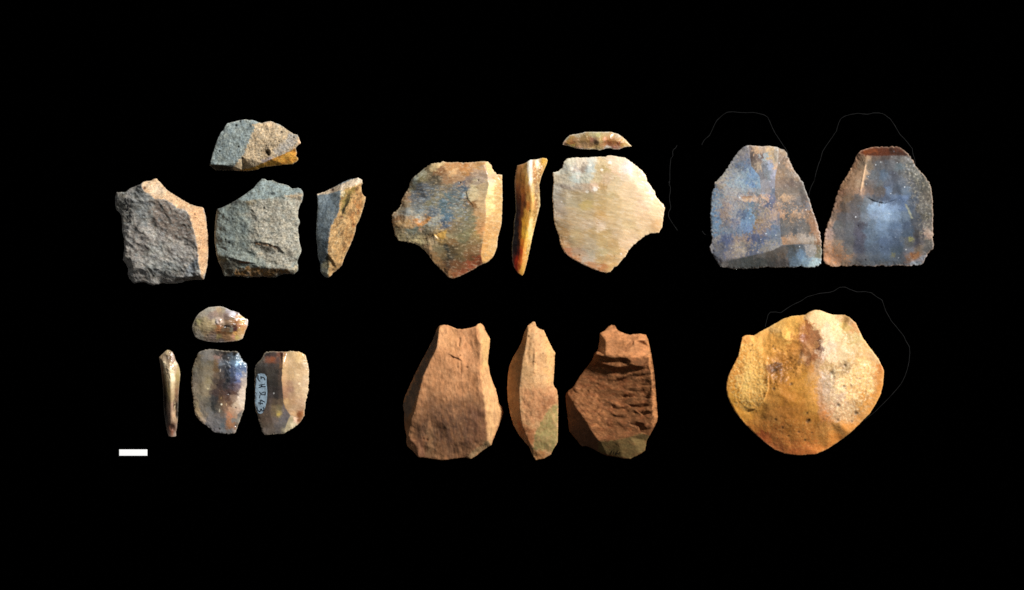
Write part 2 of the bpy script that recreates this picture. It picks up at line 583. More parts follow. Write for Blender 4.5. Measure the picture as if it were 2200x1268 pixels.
M_LINE = plain_mat('grey_chalk_line', (33, 33, 33), 1.0, 0.0, 0.5, 420)

# ------------------------------------------------------------------ the black board
m = bpy.data.materials.new('black_velvet'); m.use_nodes = True
nt = m.node_tree; bs = nt.nodes['Principled BSDF']
nz = nt.nodes.new('ShaderNodeTexNoise'); nz.inputs['Scale'].default_value = 3000
rp = nt.nodes.new('ShaderNodeValToRGB')
rp.color_ramp.elements[0].color = (0.00002, 0.00002, 0.00002, 1); rp.color_ramp.elements[1].color = (0.0001, 0.0001, 0.0001, 1)
nt.links.new(nz.outputs['Fac'], rp.inputs[0]); nt.links.new(rp.outputs[0], bs.inputs['Base Color'])
bs.inputs['Roughness'].default_value = 1.0; bs.inputs['Specular IOR Level'].default_value = 0.0
me = bpy.data.meshes.new('ground')
me.from_pydata([(-1.2, -1.2, 0), (1.2, -1.2, 0), (1.2, 1.2, 0), (-1.2, 1.2, 0)], [], [(0, 1, 2, 3)])
me.materials.append(m)
g = bpy.data.objects.new('ground', me); COL.objects.link(g)
g['kind'] = 'structure'; g['label'] = 'plain matt black board that all the stones lie on'

# ================================================================== grey quartzite flake, four views
GG = 'grey quartzite flake pieces'
s = Stone((430, 240, 8.746), [
 (195,1000,40),(230,850,40),(300,620,38),(345,500,38),(390,405,36),(440,360,34),(470,290,34),(515,228,33),(600,205,32),(700,178,30),(760,165),(820,152),(900,158),(1000,165),(1050,180),(1100,205),(1170,220),(1215,205),(1290,188),(1345,188),(1400,210),(1480,240),(1560,285),(1650,350),(1760,425),(1835,435),(1850,480),(1895,575),(1890,605),(1850,635),(1800,685),(1815,740,20),(1820,790,20),(1805,835,20),(1845,870,20),(1850,905,20),(1800,955,18),(1740,990,15),(1600,1000,16),(1400,1020,16),(1220,1045,16),(1130,1060,16),(1080,1095,14),(950,1112,12),(820,1122,10),(700,1115,8),(580,1105,6),(440,1105,6),(300,1105,6),(240,1060,10),(195,1025,25)],
 30, [[(205,1002,42),(300,1005,44),(440,1012,44),(560,1022,42),(650,1050,38),(760,1085,28)],
      [(1795,700,30),(1600,790,34),(1350,900,38),(1180,970,36),(1000,1050,30)],
      [(500,500,42),(600,800,46)], [(1040,300,42),(1000,430,45),(900,640,47),(800,850,48),(720,950,46)],
      [(1250,500,46),(1500,500,42),(1700,550,36)]], 'stone_fragment', 11, d=1.3, jag=0.7, tex=(0.8, 5, 0, 1), mott=(0.36, 0.06), zsc=0.7)
s.noise(1.2, 12, 4).noise(0.5, 4, 3, seed=3).noise(1.1, 7, 4, poly=[(1040,300),(1500,200),(1800,480),(1780,680),(1350,890),(800,1080),(650,1060),(850,760)], seed=4)
s.base([(108,117,114),(134,143,140),(154,162,157)], 12, contrast=1.3)
s.zone([(195,1000),(440,1012),(650,1052),(720,1110),(300,1110),(190,1030)], (52,48,42), 1.2, 0.8, 5)  # steep lower facet: its shade is put into the colour
s.zone([(1010,250),(1180,215),(1350,180),(1560,290),(1900,440),(1900,640),(1350,900),(1000,1060),(820,1120),(600,1105),(720,950),(800,850),(850,760),(900,640),(940,520),(1000,430),(1040,310)], (178,156,124), 2.0, 3.5, 7, tex=0.25)
s.patch((138,116,92), 5, 0.15, 0.2, 0.6, poly=[(1040,300),(1500,200),(1850,440),(1780,680),(1350,890),(800,1080),(650,1060),(850,760)])
s.patch((205,182,150), 4, 0.28, 0.2, 0.7, poly=[(1040,300),(1500,200),(1850,440),(1780,680),(1350,890),(800,1080),(650,1060),(850,760)], seed=2)
s.zone([(1650,420),(1830,440),(1830,620),(1700,720),(1420,850),(1420,700),(1600,560)], (150,146,140), 3, 5, 9, 0.75)
s.zone([(1150,920),(1380,840),(1340,920),(1180,980)], (150,140,150), 2, 2, 6, 0.6)
s.zone([(1800,690),(1850,870),(1850,920),(1740,995),(1220,1050),(1080,1100),(820,1125),(700,1115),(1000,1050),(1180,970),(1350,900),(1600,790)], (194,142,60), 1.5, 1.5, 6)
s.patch((168,92,30), 6, 0.15, 0.2, 0.55, poly=[(1800,690),(1850,870),(1740,995),(1220,1050),(1350,900),(1600,790)])
s.zone([(1200,200),(1345,185),(1420,260),(1380,310),(1230,270)], (200,172,138), 1.5, 2, 6, 0.8)
s.zone([(1845,480),(1900,570),(1890,610),(1850,635)], (225,180,140), 1, 1, 5)
s.pits([(1265,770,52),(1290,810,30),(730,670,16),(680,265,20),(760,190,18),(370,750,16),(1490,570,16),(1535,390,22),(800,880,18),(1250,650,14),(1760,490,16)], (38,30,24), 1.5)
s.specks(60, 0.7, 1.6, (70,75,72), 0.6, pit=0.4).specks(40, 0.6, 1.2, (205,205,195), 0.6, 1)
s.grain(0.20).rim((200,195,185), 1.3, 0.35)
s.build(M_GREY, 'half grey, half tan stone fragment with ochre lower edge, topmost of the grey group', 'stone', GG)

s = Stone((230, 370, 4.875), [
 (105,213,30),(205,210,36),(235,180,34),(300,150,36),(355,130,42),(385,105,42),(430,95,36),(470,92,34),(495,72,32),(525,68,30),(545,90,26),(590,140,24),(640,195,24),(720,245,24),(800,295,24),(870,335,24),(950,360,22),(1000,368,18),(1015,385,16),(1040,470),(1050,580),(1065,680),(1068,780),(1062,900),(1050,1000),(1030,1080),(1020,1120,14),(1005,1130,16),(930,1128,10),(830,1140,12),(790,1158,18),(700,1168,20),(630,1170,20),(590,1160,20),(545,1175,18),(490,1187,18),(440,1175,18),(400,1150,20),(340,1155,18),(285,1167,14),(240,1120,16),(222,1080,18),(225,1010,20),(205,965,20),(172,920,28),(180,880,32),(190,790,34),(185,700,34),(165,620,34),(165,550,34),(160,460,32),(130,420,28),(100,395,24),(92,330,26),(90,260,28)],
 20, [[(365,140,48),(400,205,53),(470,245,54),(510,280,54),(600,285,54),(680,320,53),(740,375,54),(830,400,53),(875,450,54),(890,520,56),(915,600,57),(945,700,57),(960,820,56),(970,960,54),(985,1060,48),(995,1105,40)],
      [(300,300,48),(420,400,51),(600,500,50),(750,600,51)],[(210,280,38),(260,450,42),(230,650,42)],
      [(300,720,46),(450,780,48),(600,780,48),(800,800,50)], [(280,1000,38),(420,1000,42),(600,1010,42),(780,1020,44),(880,1050,45),(930,1095,42)],
      [(250,900,40),(350,880,45)], [(720,1110,34),(860,1095,40),(980,1085,44)]], 'stone_flake', 12, d=1.5, jag=0.7, tex=(0.9, 8, 18, 1.6), mott=(0.22, 0.05))
s.noise(3.2, 34, 3, 30, 1.5, ridged=True).noise(0.8, 10, 4, 20, 1.8, seed=2).noise(0.2, 4, 3, seed=3)
s.step([(980,1080),(860,1100),(720,1125)], 5, 4).bowl(330,800,120,140,0,3)
s.base([(134,127,120),(160,153,145),(184,178,168)], 16, 20, 1.6, contrast=1.2)
s.zone([(300,150),(370,140),(470,250),(490,420),(420,560),(300,480),(240,300)], (118,126,126), 8, 6, 14, 0.6)
s.zone([(480,290),(640,290),(740,380),(880,470),(930,640),(930,740),(780,720),(600,650),(470,540),(470,400)], (106,90,78), 7, 7, 14, 0.8)
s.zone([(260,680),(480,640),(480,860),(280,900)], (122,112,104), 8, 6, 14, 0.5)
s.zone([(450,780),(600,760),(640,830),(520,880),(430,850)], (142,146,140), 6, 6, 10, 0.6)
s.zone([(420,930),(760,920),(800,1060),(500,1090),(400,1040)], (128,136,134), 10, 6, 12, 0.6)
s.zone([(830,1000),(960,900),(980,1040),(930,1090),(830,1090)], (112,124,134), 4, 4, 10, 0.7)
s.zone([(110,220),(200,215),(260,420),(280,560),(200,560),(160,450),(95,380)], (74,74,66), 5, 4, 10, 0.7)
s.patch((62,58,54), 6, 0.25, 0.2, 0.6, 15, 2.0).patch((150,154,148), 5, 0.3, 0.2, 0.55, 15, 1.8, seed=4)
s.zone([(365,120),(430,85),(530,60),(1010,360),(1080,700),(1050,1010),(1005,1135),(985,1060),(970,960),(960,820),(945,700),(915,600),(890,520),(875,450),(830,400),(740,375),(680,320),(600,285),(510,280),(470,245),(400,205)], (198,164,128), 1.4, 2.6, 7)
s.zone([(400,110),(560,110),(620,200),(590,260),(470,230)], (196,176,150), 5, 4, 9, 0.8)
s.zone([(870,400),(1000,380),(1040,560),(1050,800),(1020,1000),(990,900),(940,600)], (194,148,106), 6, 4, 10, 0.65)
s.patch((172,130,88), 7, 0.3, 0.2, 0.5, poly=[(400,110),(530,60),(1010,360),(1080,700),(1040,1050),(985,1040),(945,700),(875,450),(700,320)])
s.zone([(715,1130),(860,1100),(1000,1075),(1010,1128),(830,1145)], (100,84,68), 2, 2, 6, 0.8)
s.pits([(400,170,16),(975,800,10),(950,880,12),(1055,720,8),(925,440,10),(930,480,8),(920,1070,9)], (90,50,32), 1.0)
s.grain(0.30).rim((190,185,172), 1.4, 0.3)
o = s.build(M_GREY, 'dark grey stone flake with cream right and upper edges, leftmost of all', 'stone', GG)
Q = lambda pts: [(245 + a / 14.08, 410 + b / 14.08) for a, b in pts]
s.ink('ink_marking', [Q([(380,220),(365,290),(420,390)]), Q([(310,350),(360,340)]), Q([(300,415),(400,405)]), Q([(430,470),(460,540),(440,600),(370,630)]), Q([(380,545),(440,560)]),
  Q([(490,640),(520,740),(430,780),(450,840)]), Q([(520,740),(570,800)]), Q([(445,960),(500,935),(570,950)]), Q([(520,510),(540,490)])], 1.7, M_INK, o)

s = Stone((440, 370, 5.073), [
 (140,405,34),(200,385,36),(270,352,38),(360,300,42),(450,240,34),(540,170,28),(575,125,24),(620,78,20),(650,72,20),(690,95,20),(740,90,20),(790,115,20),(840,128,20),(890,138,20),(930,162,22),(960,182,26),(1010,175,26),(1050,180,26),(1072,215,30),(1078,260,34),(1065,315),(1040,360),(1022,420),(1020,490),(1042,550),(1018,610),(1028,680),(1035,770),(1058,850),(1050,890),(1025,935),(1010,980,26),(1020,1030,26),(1018,1075,24),(975,1115,22),(940,1110,22),(870,1112,22),(820,1125,21),(780,1148,20),(700,1148,20),(640,1135,21),(580,1145,20),(530,1142,20),(470,1152,20),(410,1135,20),(300,1135,20),(212,1135,20),(190,1050,24),(150,970,22),(130,880),(115,780),(112,680),(118,560),(125,480)],
 34, [[(375,308,46),(450,320,50),(560,306,51),(650,300,51),(770,280,50),(900,262,48),(1050,236,42)],
      [(180,450,42),(300,500,46),(600,500,50),(850,500,48),(980,480,42)], [(170,700,42),(400,720,45),(650,740,50),(850,780,48),(980,800,40)],
      [(150,918,40),(260,922,44),(350,958,43),(480,985,43),(600,1032,42),(780,1045,42),(900,1062,38),(960,1070,30)],
      [(250,850,42),(500,880,43),(700,930,44),(850,980,43)]], 'stone_flake', 13, d=1.5, jag=0.8, tex=(0.9, 9, 0, 1.2), mott=(0.30, 0.05))
s.noise(2.8, 30, 3, 10, 1.4, ridged=True).noise(0.9, 8, 4, seed=2).noise(0.35, 3.5, 3, seed=3)
s.step([(880,900),(835,850),(800,812),(745,805),(700,780),(640,775),(600,760),(560,772),(500,768)], 10, 4.5).bump(470,830,50,40,0,3).bump(560,880,60,30,30,3).bowl(470,900,60,40,0,3)
s.step([(600,1000),(480,985),(420,975),(340,950),(260,925)], 5, 4)
s.bowl(620,900,180,110,15,5).bowl(850,930,110,120,40,4).bowl(740,1010,60,40,0,4).bump(920,1040,60,40,0,4)
s.base([(104,112,106),(128,134,126),(146,150,140)], 14, contrast=1.2)
s.zone([(480,300),(1080,220),(1060,900),(960,1080),(640,1040),(540,700),(480,500)], (168,158,140), 16, 16, 24, 0.8)
s.zone([(130,410),(360,310),(470,420),(520,640),(360,720),(330,900),(150,900),(110,700)], (112,121,117), 14, 12, 20, 0.6)
s.zone([(365,300),(620,70),(960,170),(1060,170),(1075,230),(900,260),(770,278),(650,298),(560,303),(450,318)], (136,147,144), 1.3, 1.5, 6)
s.zone([(880,262),(1060,232),(1065,320),(950,290)], (172,146,112), 3, 3, 8, 0.7).zone([(450,322),(600,306),(560,350),(460,370)], (118,102,68), 3, 2, 6, 0.7)
s.zone([(290,310),(440,325),(440,360),(300,350)], (74,74,68), 3, 2, 6, 0.8)
s.zone([(560,770),(700,790),(810,815),(800,840),(690,808),(560,795)], (138,92,44), 2, 1.5, 5, 0.8)
s.zone([(350,965),(500,980),(500,1000),(380,990)], (112,66,28), 1.5, 1, 5, 0.9)
s.zone([(140,920),(350,955),(400,1010),(330,1060),(300,1140),(205,1140),(150,970)], (84,76,62), 3, 3, 8, 0.85)
s.zone([(330,1060),(480,1030),(620,1050),(900,1060),(960,1110),(860,1115),(700,1152),(320,1140)], (140,100,50), 2, 3, 8, 0.9)
s.patch((60,48,30), 7, 0.1, 0.2, 0.7, poly=[(200,1040),(900,1060),(960,1110),(700,1152),(210,1140)], feather=3)
s.zone([(920,1060),(1000,1010),(1025,1070),(960,1110)], (190,172,140), 2, 2, 6, 0.8)
s.zone([(140,915),(240,915),(250,965),(160,970)], (120,116,86), 3, 2, 6, 0.6)
s.patch((84,84,74), 5, 0.3, 0.2, 0.6).patch((196,188,170), 4, 0.35, 0.2, 0.5, seed=5, poly=[(480,320),(1080,250),(1060,900),(960,1080),(640,1040),(540,700)])
s.pits([(740,235,16),(760,240,12),(725,232,10),(780,270,7),(650,395,12),(820,570,7),(270,770,12),(230,740,12)], (34,36,34), 1.3)
s.specks(70, 0.8, 1.9, (66,68,60), 0.6, pit=0.4).grain(0.24).rim((200,198,188), 1.3, 0.35)
s.build(M_GREY, 'greenish grey stone flake with smooth pale blue-grey top facet and rusty lower edge', 'stone', GG)

s = Stone((660, 370, 5.28), [
 (115,252,44),(200,225,36),(300,175,28),(400,120,28),(500,82,28),(580,65,26),(625,88,26),(632,125,26),(615,160,30),(620,220,26),(640,265,20),(665,285,16),(655,350,16),(640,400,16),(615,480,16),(590,550,15),(555,610,15),(550,660,14),(520,760,12),(480,850,12),(440,930,10),(410,1010,10),(390,1065,8),(340,1110,8),(290,1150,10),(260,1185,12),(240,1200,10),(200,1190,10),(165,1150,14),(150,1110,16),(150,1030,24),(125,960,30),(120,850,38),(108,730,42),(110,600,45),(118,470,48),(125,380,49),(122,300,48)],
 24, [[(122,260,40),(240,252,50),(300,236,56),(378,214,62)],[(378,214,62),(388,300,63),(365,450,62),(295,555,60),(262,650,58),(242,800,54),(232,920,46),(160,1015,28)],
      [(395,215,60),(480,192,54),(560,160,46),(615,135,38)], [(480,350,50),(450,600,44),(380,800,38),(300,1000,34)], [(240,960,38),(265,1010,30),(230,1150,20)]], 'stone_fragment', 14, d=1.4, jag=0.8, tex=(0.9, 7, 110, 1.6), mott=(0.32, 0.06))
RZ = [(395,215),(630,130),(665,285),(550,620),(390,1060),(240,1195),(235,930),(262,650),(365,450)]
s.noise(2.6, 18, 3, 115, 1.8, poly=RZ).noise(1.0, 6, 4, 115, 1.6, poly=RZ, seed=2).noise(0.35, 5, 3, seed=3)
s.crease([(490,260),(440,350),(400,460)], 4, 5).bowl(450,790,55,60,0,4)
s.base([(94,105,112),(118,129,134),(140,149,152)], 8, 92, 3.0, contrast=1.3)
s.zone([(110,250),(580,60),(635,90),(630,135),(500,185),(380,212),(240,250),(120,262)], (206,184,156), 1.2, 1.2, 5)
s.zone([(395,215),(640,120),(700,285),(580,620),(420,1080),(240,1230),(235,930),(262,650),(365,450)], (178,140,92), 1.2, 2.5, 7)
s.patch((92,62,34), 11, 0.2, 0.15, 0.6, 112, 2.0, poly=RZ, seed=21)
s.patch((150,92,42), 9, 0.1, 0.2, 0.7, 110, 1.6, poly=[(520,180),(665,285),(560,620),(480,850),(420,880),(460,600),(540,380)])
s.patch((206,176,130), 6, 0.15, 0.2, 0.6, poly=[(330,500),(450,480),(380,800),(300,1000),(245,900),(262,650)])
s.zone([(450,190),(560,170),(520,260),(440,400),(400,500),(390,380),(400,260)], (126,112,56), 5, 4, 9, 0.75)
s.zone([(485,265),(512,300),(455,385),(432,475),(388,475),(428,360)], (38,34,18), 2.5, 2, 7, 1.0, tex=0.4)
s.zone([(385,210),(430,215),(420,270),(390,290)], (222,206,170), 2, 2, 6, 0.8)
s.zone([(200,1000),(235,940),(262,1010),(235,1190),(170,1150),(155,1040)], (158,150,118), 2, 2, 6, 0.8)
s.zone([(235,940),(262,1005),(200,985)], (48,48,42), 1, 1, 4, 0.9)
s.pits([(400,510,16),(585,440,10),(290,1110,10),(530,600,10),(290,205,22)], (70,32,30), 0.9)
s.specks(50, 0.8, 1.8, (88,62,34), 0.6, pit=0.4, poly=RZ).grain(0.24).rim((200,195,182), 1.3, 0.35)
s.build(M_GREY, 'tall wedge-shaped stone, blue-grey left face and rough ochre right face', 'stone', GG)

# ================================================================== banded agate flake, four views
GA = 'banded agate flake pieces'
s = Stone((830, 330, 4.53), [
 (55,600),(70,575),(110,550),(145,495),(150,440),(190,375),(220,330),(235,270),(270,225),(340,170),(400,120),(450,98,20),(520,90,20),(545,78,20),(600,88,20),(690,85,20),(740,92,20),(850,85,20),(940,75,20),(990,80,18),(1020,110,14),(1035,160,12),(1080,205,10),(1125,205,8),(1128,300,8),(1130,450,8),(1125,600,8),(1118,700,8),(1085,820,8),(1075,920,8),(1045,1000,8),(985,1060,9),(900,1095,10),(830,1140,9),(760,1175,8),(690,1208,8),(640,1220,8),(595,1200),(575,1170),(530,1130),(490,1090),(450,1050),(420,1000),(380,950),(330,905),(280,880),(200,862),(120,850),(105,820),(85,800),(75,740),(60,680)],
 11, [[(955,110,28),(985,200,32),(1000,300,33),(965,450,33),(970,600,32),(960,700,31),(935,850,29),(920,980,26),(930,1050,18)],
      [(330,260,24),(500,200,30),(750,180,32),(900,180,31)], [(200,560,23),(400,450,30),(650,400,34),(790,400,35)],
      [(160,720,22),(400,680,29),(600,620,34),(850,600,35)], [(420,880,22),(600,860,30),(800,850,33)], [(620,1100,20),(750,1000,28)],
      [(270,250,18),(400,150,19),(500,110,23)]], 'agate_flake', 21, d=1.5, jag=0.6, smooth=4, scal=(1.2, 11), tex=(1.0, 9, 0, 2.0), mott=(0.10, 0.04))
s.noise(1.1, 18, 3, 0, 2.5).noise(0.35, 5, 3, -3, 4, seed=2).edge(1.0, 6, 10)
s.noise(0.9, 7, 3, poly=[(60,580),(480,560),(620,760),(520,900),(300,880),(90,820)], seed=6)
s.step([(590,740),(540,755),(470,790),(520,850)], 8, 4).step([(800,320),(780,380),(790,440),(840,500),(850,560)], 12, -2).bowl(360,650,70,40,-25,3).bowl(1050,250,60,40,-30,3)
s.paint("""120: 480 190 160 110, 600 175 120 60, 750 165 105 40, 900 180 130 70, 980 210 165 110
180: 330 165 165 150, 430 110 95 70, 520 130 85 45, 650 195 150 100, 780 175 120 60, 900 165 135 115, 1000 200 165 115
250: 260 150 160 160, 350 120 110 75, 480 85 75 60, 600 150 110 75, 700 165 125 90, 800 130 110 105, 900 150 130 120, 1030 190 160 140, 1100 190 150 90
330: 250 110 105 85, 350 90 95 110, 480 95 95 95, 580 130 115 95, 680 100 105 115, 760 75 90 120, 850 175 160 125, 930 165 140 105, 1010 235 205 140, 1100 185 140 75
420: 190 150 115 80, 280 95 100 115, 400 100 110 130, 500 120 115 100, 600 90 110 125, 700 95 105 115, 760 100 115 130, 830 185 165 125, 930 180 150 110, 1000 205 175 110, 1090 185 145 80
500: 170 140 120 95, 300 115 120 125, 430 120 115 90, 560 85 105 125, 700 110 115 115, 790 90 85 75, 850 130 90 45, 930 185 150 105, 1010 215 175 110, 1090 190 145 75
570: 110 140 130 115, 200 140 145 150, 330 125 135 145, 450 100 110 130, 560 90 110 135, 700 125 130 125, 800 110 105 85, 900 170 130 85, 1000 210 170 100, 1090 190 145 75
630: 100 135 95 55, 200 150 120 90, 320 175 170 160, 400 190 140 80, 500 160 160 155, 590 85 110 145, 700 145 130 100, 820 120 115 85, 920 175 130 75, 1060 190 145 80
680: 120 190 150 95, 220 170 130 80, 320 195 130 65, 400 150 155 155, 480 130 130 125, 570 75 85 115, 700 120 105 80, 820 125 120 100, 920 170 120 65, 1050 190 140 75
740: 110 140 125 95, 260 110 120 115, 400 125 115 95, 520 150 125 85, 620 140 115 80, 740 110 105 85, 840 115 105 70, 940 185 125 60, 1060 185 135 70
800: 130 150 135 100, 280 130 120 95, 420 135 110 75, 520 195 150 70, 620 140 130 100, 760 130 125 90, 880 140 115 60, 960 190 135 60, 1050 190 140 70
860: 330 200 180 130, 440 190 165 130, 540 150 120 70, 640 130 95 50, 760 115 110 80, 860 125 100 60, 960 185 130 55, 1040 190 145 80
930: 430 200 160 115, 500 150 135 100, 580 80 80 75, 640 90 75 50, 740 120 100 65, 860 130 95 55, 950 195 140 60, 1030 190 145 75
1010: 460 180 135 80, 550 140 115 75, 620 65 65 60, 720 110 90 55, 820 125 85 45, 900 155 70 25, 970 205 150 70
1090: 520 165 120 70, 600 115 80 55, 700 125 80 45, 800 150 70 30, 890 150 75 30
1170: 590 160 110 60, 660 150 85 40, 750 150 75 35""", 12, 13, sat=0.78, con=0.12, bright=1.18, tint=(1.05, 1.0, 0.84), facets=[[(955,60),(1160,180),(1160,1000),(940,1090),(920,980),(940,850),(962,700),(972,600),(966,450),(1000,300),(985,200)]])
s.patch((160,172,182), 5, 0.28, 0.16, 0.5, 5, 2.2, poly=[(240,320),(780,340),(840,620),(610,740),(300,740),(200,560)])
s.patch((52,58,70), 5, 0.32, 0.14, 0.45, -10, 2.2, poly=[(240,320),(780,340),(840,620),(560,560),(300,600)], seed=8)
s.patch((112,80,46), 5, 0.28, 0.18, 0.35, 0, 3, poly=[(480,110),(960,120),(950,1000),(640,1060),(600,700)], seed=11).patch((214,192,156), 5, 0.3, 0.16, 0.35, 8, 1.7, seed=12)
s.zone([(470,795),(595,740),(560,840),(530,830)], (206,160,78), 1.2, 1, 6, 0.8).zone([(300,690),(440,610),(400,680),(340,708)], (204,140,74), 1.2, 1.5, 6, 0.8)
s.specks(55, 0.8, 1.8, (206,204,194), 0.6, 2, poly=[(240,350),(700,380),(900,650),(880,760),(600,740),(430,930),(120,820)]).specks(25, 0.7, 1.4, (226,204,160), 0.6, 3)
s.pits([(718,285,8),(895,262,8)], (40,24,16), 1).specks(14, 0.8, 1.3, (90,44,20), 0.6, 5)
s.grain(0.13, 3, 0, 2.5).rim((214,192,158), 2.0, 0.7)
s.build(M_AGATE, 'banded agate flake with blue-grey centre and golden brown right side', 'stone', GA)

s = Stone((1080, 330, 4.525), [
 (140,118,14),(215,95,14),(270,60,14),(330,58,14),(390,42,14),(425,48,14),(437,68,14),(425,110,14),(400,160,14),(375,230,14),(355,300,14),(360,400,14),(365,500,14),(345,580,13),(320,680,13),(295,780,13),(270,900,12),(250,1000,10),(225,1100,9),(205,1170,8),(190,1192,7),(150,1165,10),(110,1110,12),(92,1050,14),(88,960,15),(90,870,16),(105,790,17),(110,660,18),(128,560,18),(122,420,18),(115,280,18),(125,180,17)],
 12, [[(260,110,26),(255,230,30),(275,380,32),(290,480,32),(255,680,30),(225,820,27),(195,950,24),(180,1080,18)],
      [(300,130,26),(300,300,28),(322,480,26),(285,680,25),(250,850,22),(225,1000,16)],
      [(170,200,20),(165,400,22),(170,600,22),(150,800,20),(130,1000,16)]], 'agate_flake', 22, d=1.3, jag=0.5, smooth=10, tex=(0.4, 9, 95, 2.0), mott=(0.07, 0.04), zsc=0.35)
s.noise(0.9, 14, 3, 95, 2).noise(1.2, 4, 3, poly=[(300,120),(430,50),(360,300),(360,500),(250,1000),(215,1000),(290,680),(320,480)], seed=2)
s.paint("""90: 200 160 110 60, 270 235 225 210, 330 215 200 170, 400 215 165 70
150: 160 130 85 40, 220 185 140 75, 260 230 215 190, 310 190 130 70, 380 185 140 80
250: 150 120 75 30, 200 160 105 45, 240 215 165 85, 265 235 225 200, 310 170 120 70, 350 170 130 80
350: 150 105 55 20, 200 155 90 35, 250 195 130 60, 290 200 170 110, 330 150 125 95
430: 150 80 40 15, 200 130 65 25, 250 190 140 70, 290 215 170 90, 330 150 115 75, 350 180 150 100
500: 135 50 24 14, 165 60 30 15, 212 95 50 25, 250 200 120 50, 290 220 165 90, 325 170 120 75, 350 190 160 110
580: 135 30 12 12, 160 45 20 15, 188 110 55 20, 220 205 145 55, 270 195 150 75, 310 170 130 70
680: 118 16 6 6, 145 22 9 8, 172 110 50 15, 200 215 150 45, 240 225 160 60, 275 235 200 140, 300 200 160 90
780: 112 16 8 8, 140 24 12 10, 168 130 65 15, 200 220 160 50, 235 225 175 70, 265 225 195 130
880: 100 16 9 8, 130 18 10 9, 155 50 25 15, 190 210 115 30, 220 225 165 70, 250 205 165 90
950: 98 20 9 9, 128 26 11 10, 152 80 20 12, 180 190 70 20, 215 220 150 70, 240 190 150 80
1030: 105 70 20 10, 140 150 35 10, 175 200 95 30, 205 210 150 75
1100: 130 140 35 10, 165 190 90 30, 195 205 150 70
1160: 175 200 140 60, 195 190 140 70""", 2.0, 10, p=2.4, sat=1.0, ay=0.3, con=0.15)  # amber glow of light through the thin stone is painted in
s.patch((234,206,150), 4, 0.25, 0.12, 0.6, 105, 1.6, poly=[(270,110),(430,60),(365,500),(240,1050),(200,1000),(280,680),(310,480)]).patch((120,76,34), 4, 0.25, 0.15, 0.6, 105, 1.6, poly=[(290,240),(430,60),(365,500),(240,1050),(215,1000),(300,600)], seed=4)
s.zone([(160,1140),(215,1080),(200,1190)], (216,160,70), 3, 2, 6, 0.8)
s.pits([(165,420,6),(262,560,7),(240,380,5)], (70,40,14), 0.8).grain(0.10, 3).rim((196,184,160), 1.4, 0.4)
s.build(M_AGATE, 'narrow honey-coloured agate sliver with dark red and black left edge', 'stone', GA)

s = Stone((1190, 270, 11.58), [
 (210,480),(220,430),(260,370),(310,310),(385,240),(480,220),(600,205),(700,185),(770,158),(900,158),(1100,160),(1300,158),(1430,158),(1500,185),(1600,210),(1700,280),(1790,360),(1860,440),(1935,520),(1860,530),(1760,540),(1620,598),(1500,598),(1400,570),(1300,570),(1200,605),(1130,625),(1070,600),(1000,592),(880,600),(700,592),(560,570),(430,530),(300,495)],
 9, [[(320,440,14),(500,380,17),(800,370,19),(1000,370,17),(1120,380,20),(1400,370,18),(1700,430,14)],[(780,230,14),(1100,220,15),(1400,220,14)]], 'agate_flake', 23, d=1.0, jag=0.4, smooth=8, tex=(0.6, 6, 0, 1.5), mott=(0.06, 0.04), zsc=0.4)
s.bowl(820,430,280,140,5,2.5).bowl(1400,440,200,110,0,2).bump(1130,420,60,150,0,0.8).noise(0.6, 10, 3).noise(0.3,3,3,seed=2)
s.paint("""220: 950 165 150 105, 1300 180 150 100, 1450 190 150 95
245: 600 165 145 110, 800 155 125 75, 1100 180 170 110, 1600 180 150 110
300: 300 165 150 110, 420 165 125 60
360: 560 155 115 70, 700 145 110 60, 850 150 110 55, 950 160 105 75, 1020 142 108 76, 1110 185 150 100, 1190 180 145 70, 1270 205 140 95, 1380 175 115 50, 1480 160 110 50, 1600 180 135 75, 1700 190 145 75
430: 260 210 160 120, 340 165 120 35, 440 175 110 55, 1040 138 102 68, 1380 165 90 35, 1500 165 105 50, 1600 165 90 45, 1280 175 110 55
490: 450 180 150 60, 600 165 125 75, 780 155 120 80, 920 145 105 65, 1080 195 155 90, 1180 195 145 90, 1700 185 135 65, 1820 205 165 95
555: 620 185 140 105, 800 170 130 80, 950 195 160 95, 1120 190 160 100, 1350 190 180 165, 1500 175 110 85, 1600 180 130 100""", 3.5, 8)
s.specks(14, 0.8, 1.5, (220,205,180), 0.7).grain(0.10, 3).rim((222,214,196), 2.2, 0.85)
s.build(M_AGATE, 'small amber crescent-shaped agate piece above the pale agate flake', 'stone', GA)

s = Stone((1170, 320, 4.53), [
 (80,232),(130,220),(175,180),(185,130),(215,95),(300,85),(420,85),(500,78),(590,75),(640,62),(700,75),(780,85),(830,120),(890,165),(950,215),(985,260),(1000,320),(1040,370),(1072,415),(1080,460),(1120,510),(1155,540),(1168,575),(1160,630),(1150,700),(1145,760),(1120,800),(1110,818),(1040,825),(980,845),(920,890),(860,940),(815,990),(785,1050),(740,1095),(710,1135),(665,1165),(640,1200),(600,1208),(540,1195),(440,1160),(330,1105),(250,1060),(195,1010),(155,940),(140,850),(105,760),(88,680),(85,560),(75,480),(80,400),(88,330)],
 13, [[(250,200,22),(400,250,27),(600,220,25),(800,250,22)],[(200,450,22),(450,420,28),(700,430,27),(950,450,21)],[(220,700,22),(500,680,27),(800,680,25),(1030,640,19)],[(280,920,20),(500,930,24),(700,900,22)],[(480,1090,17),(600,1090,17)]], 'agate_flake', 24, d=1.5, jag=0.5, smooth=20, scal=(1.2, 12), tex=(0.7, 8, 13, 2.5), mott=(0.06, 0.03))
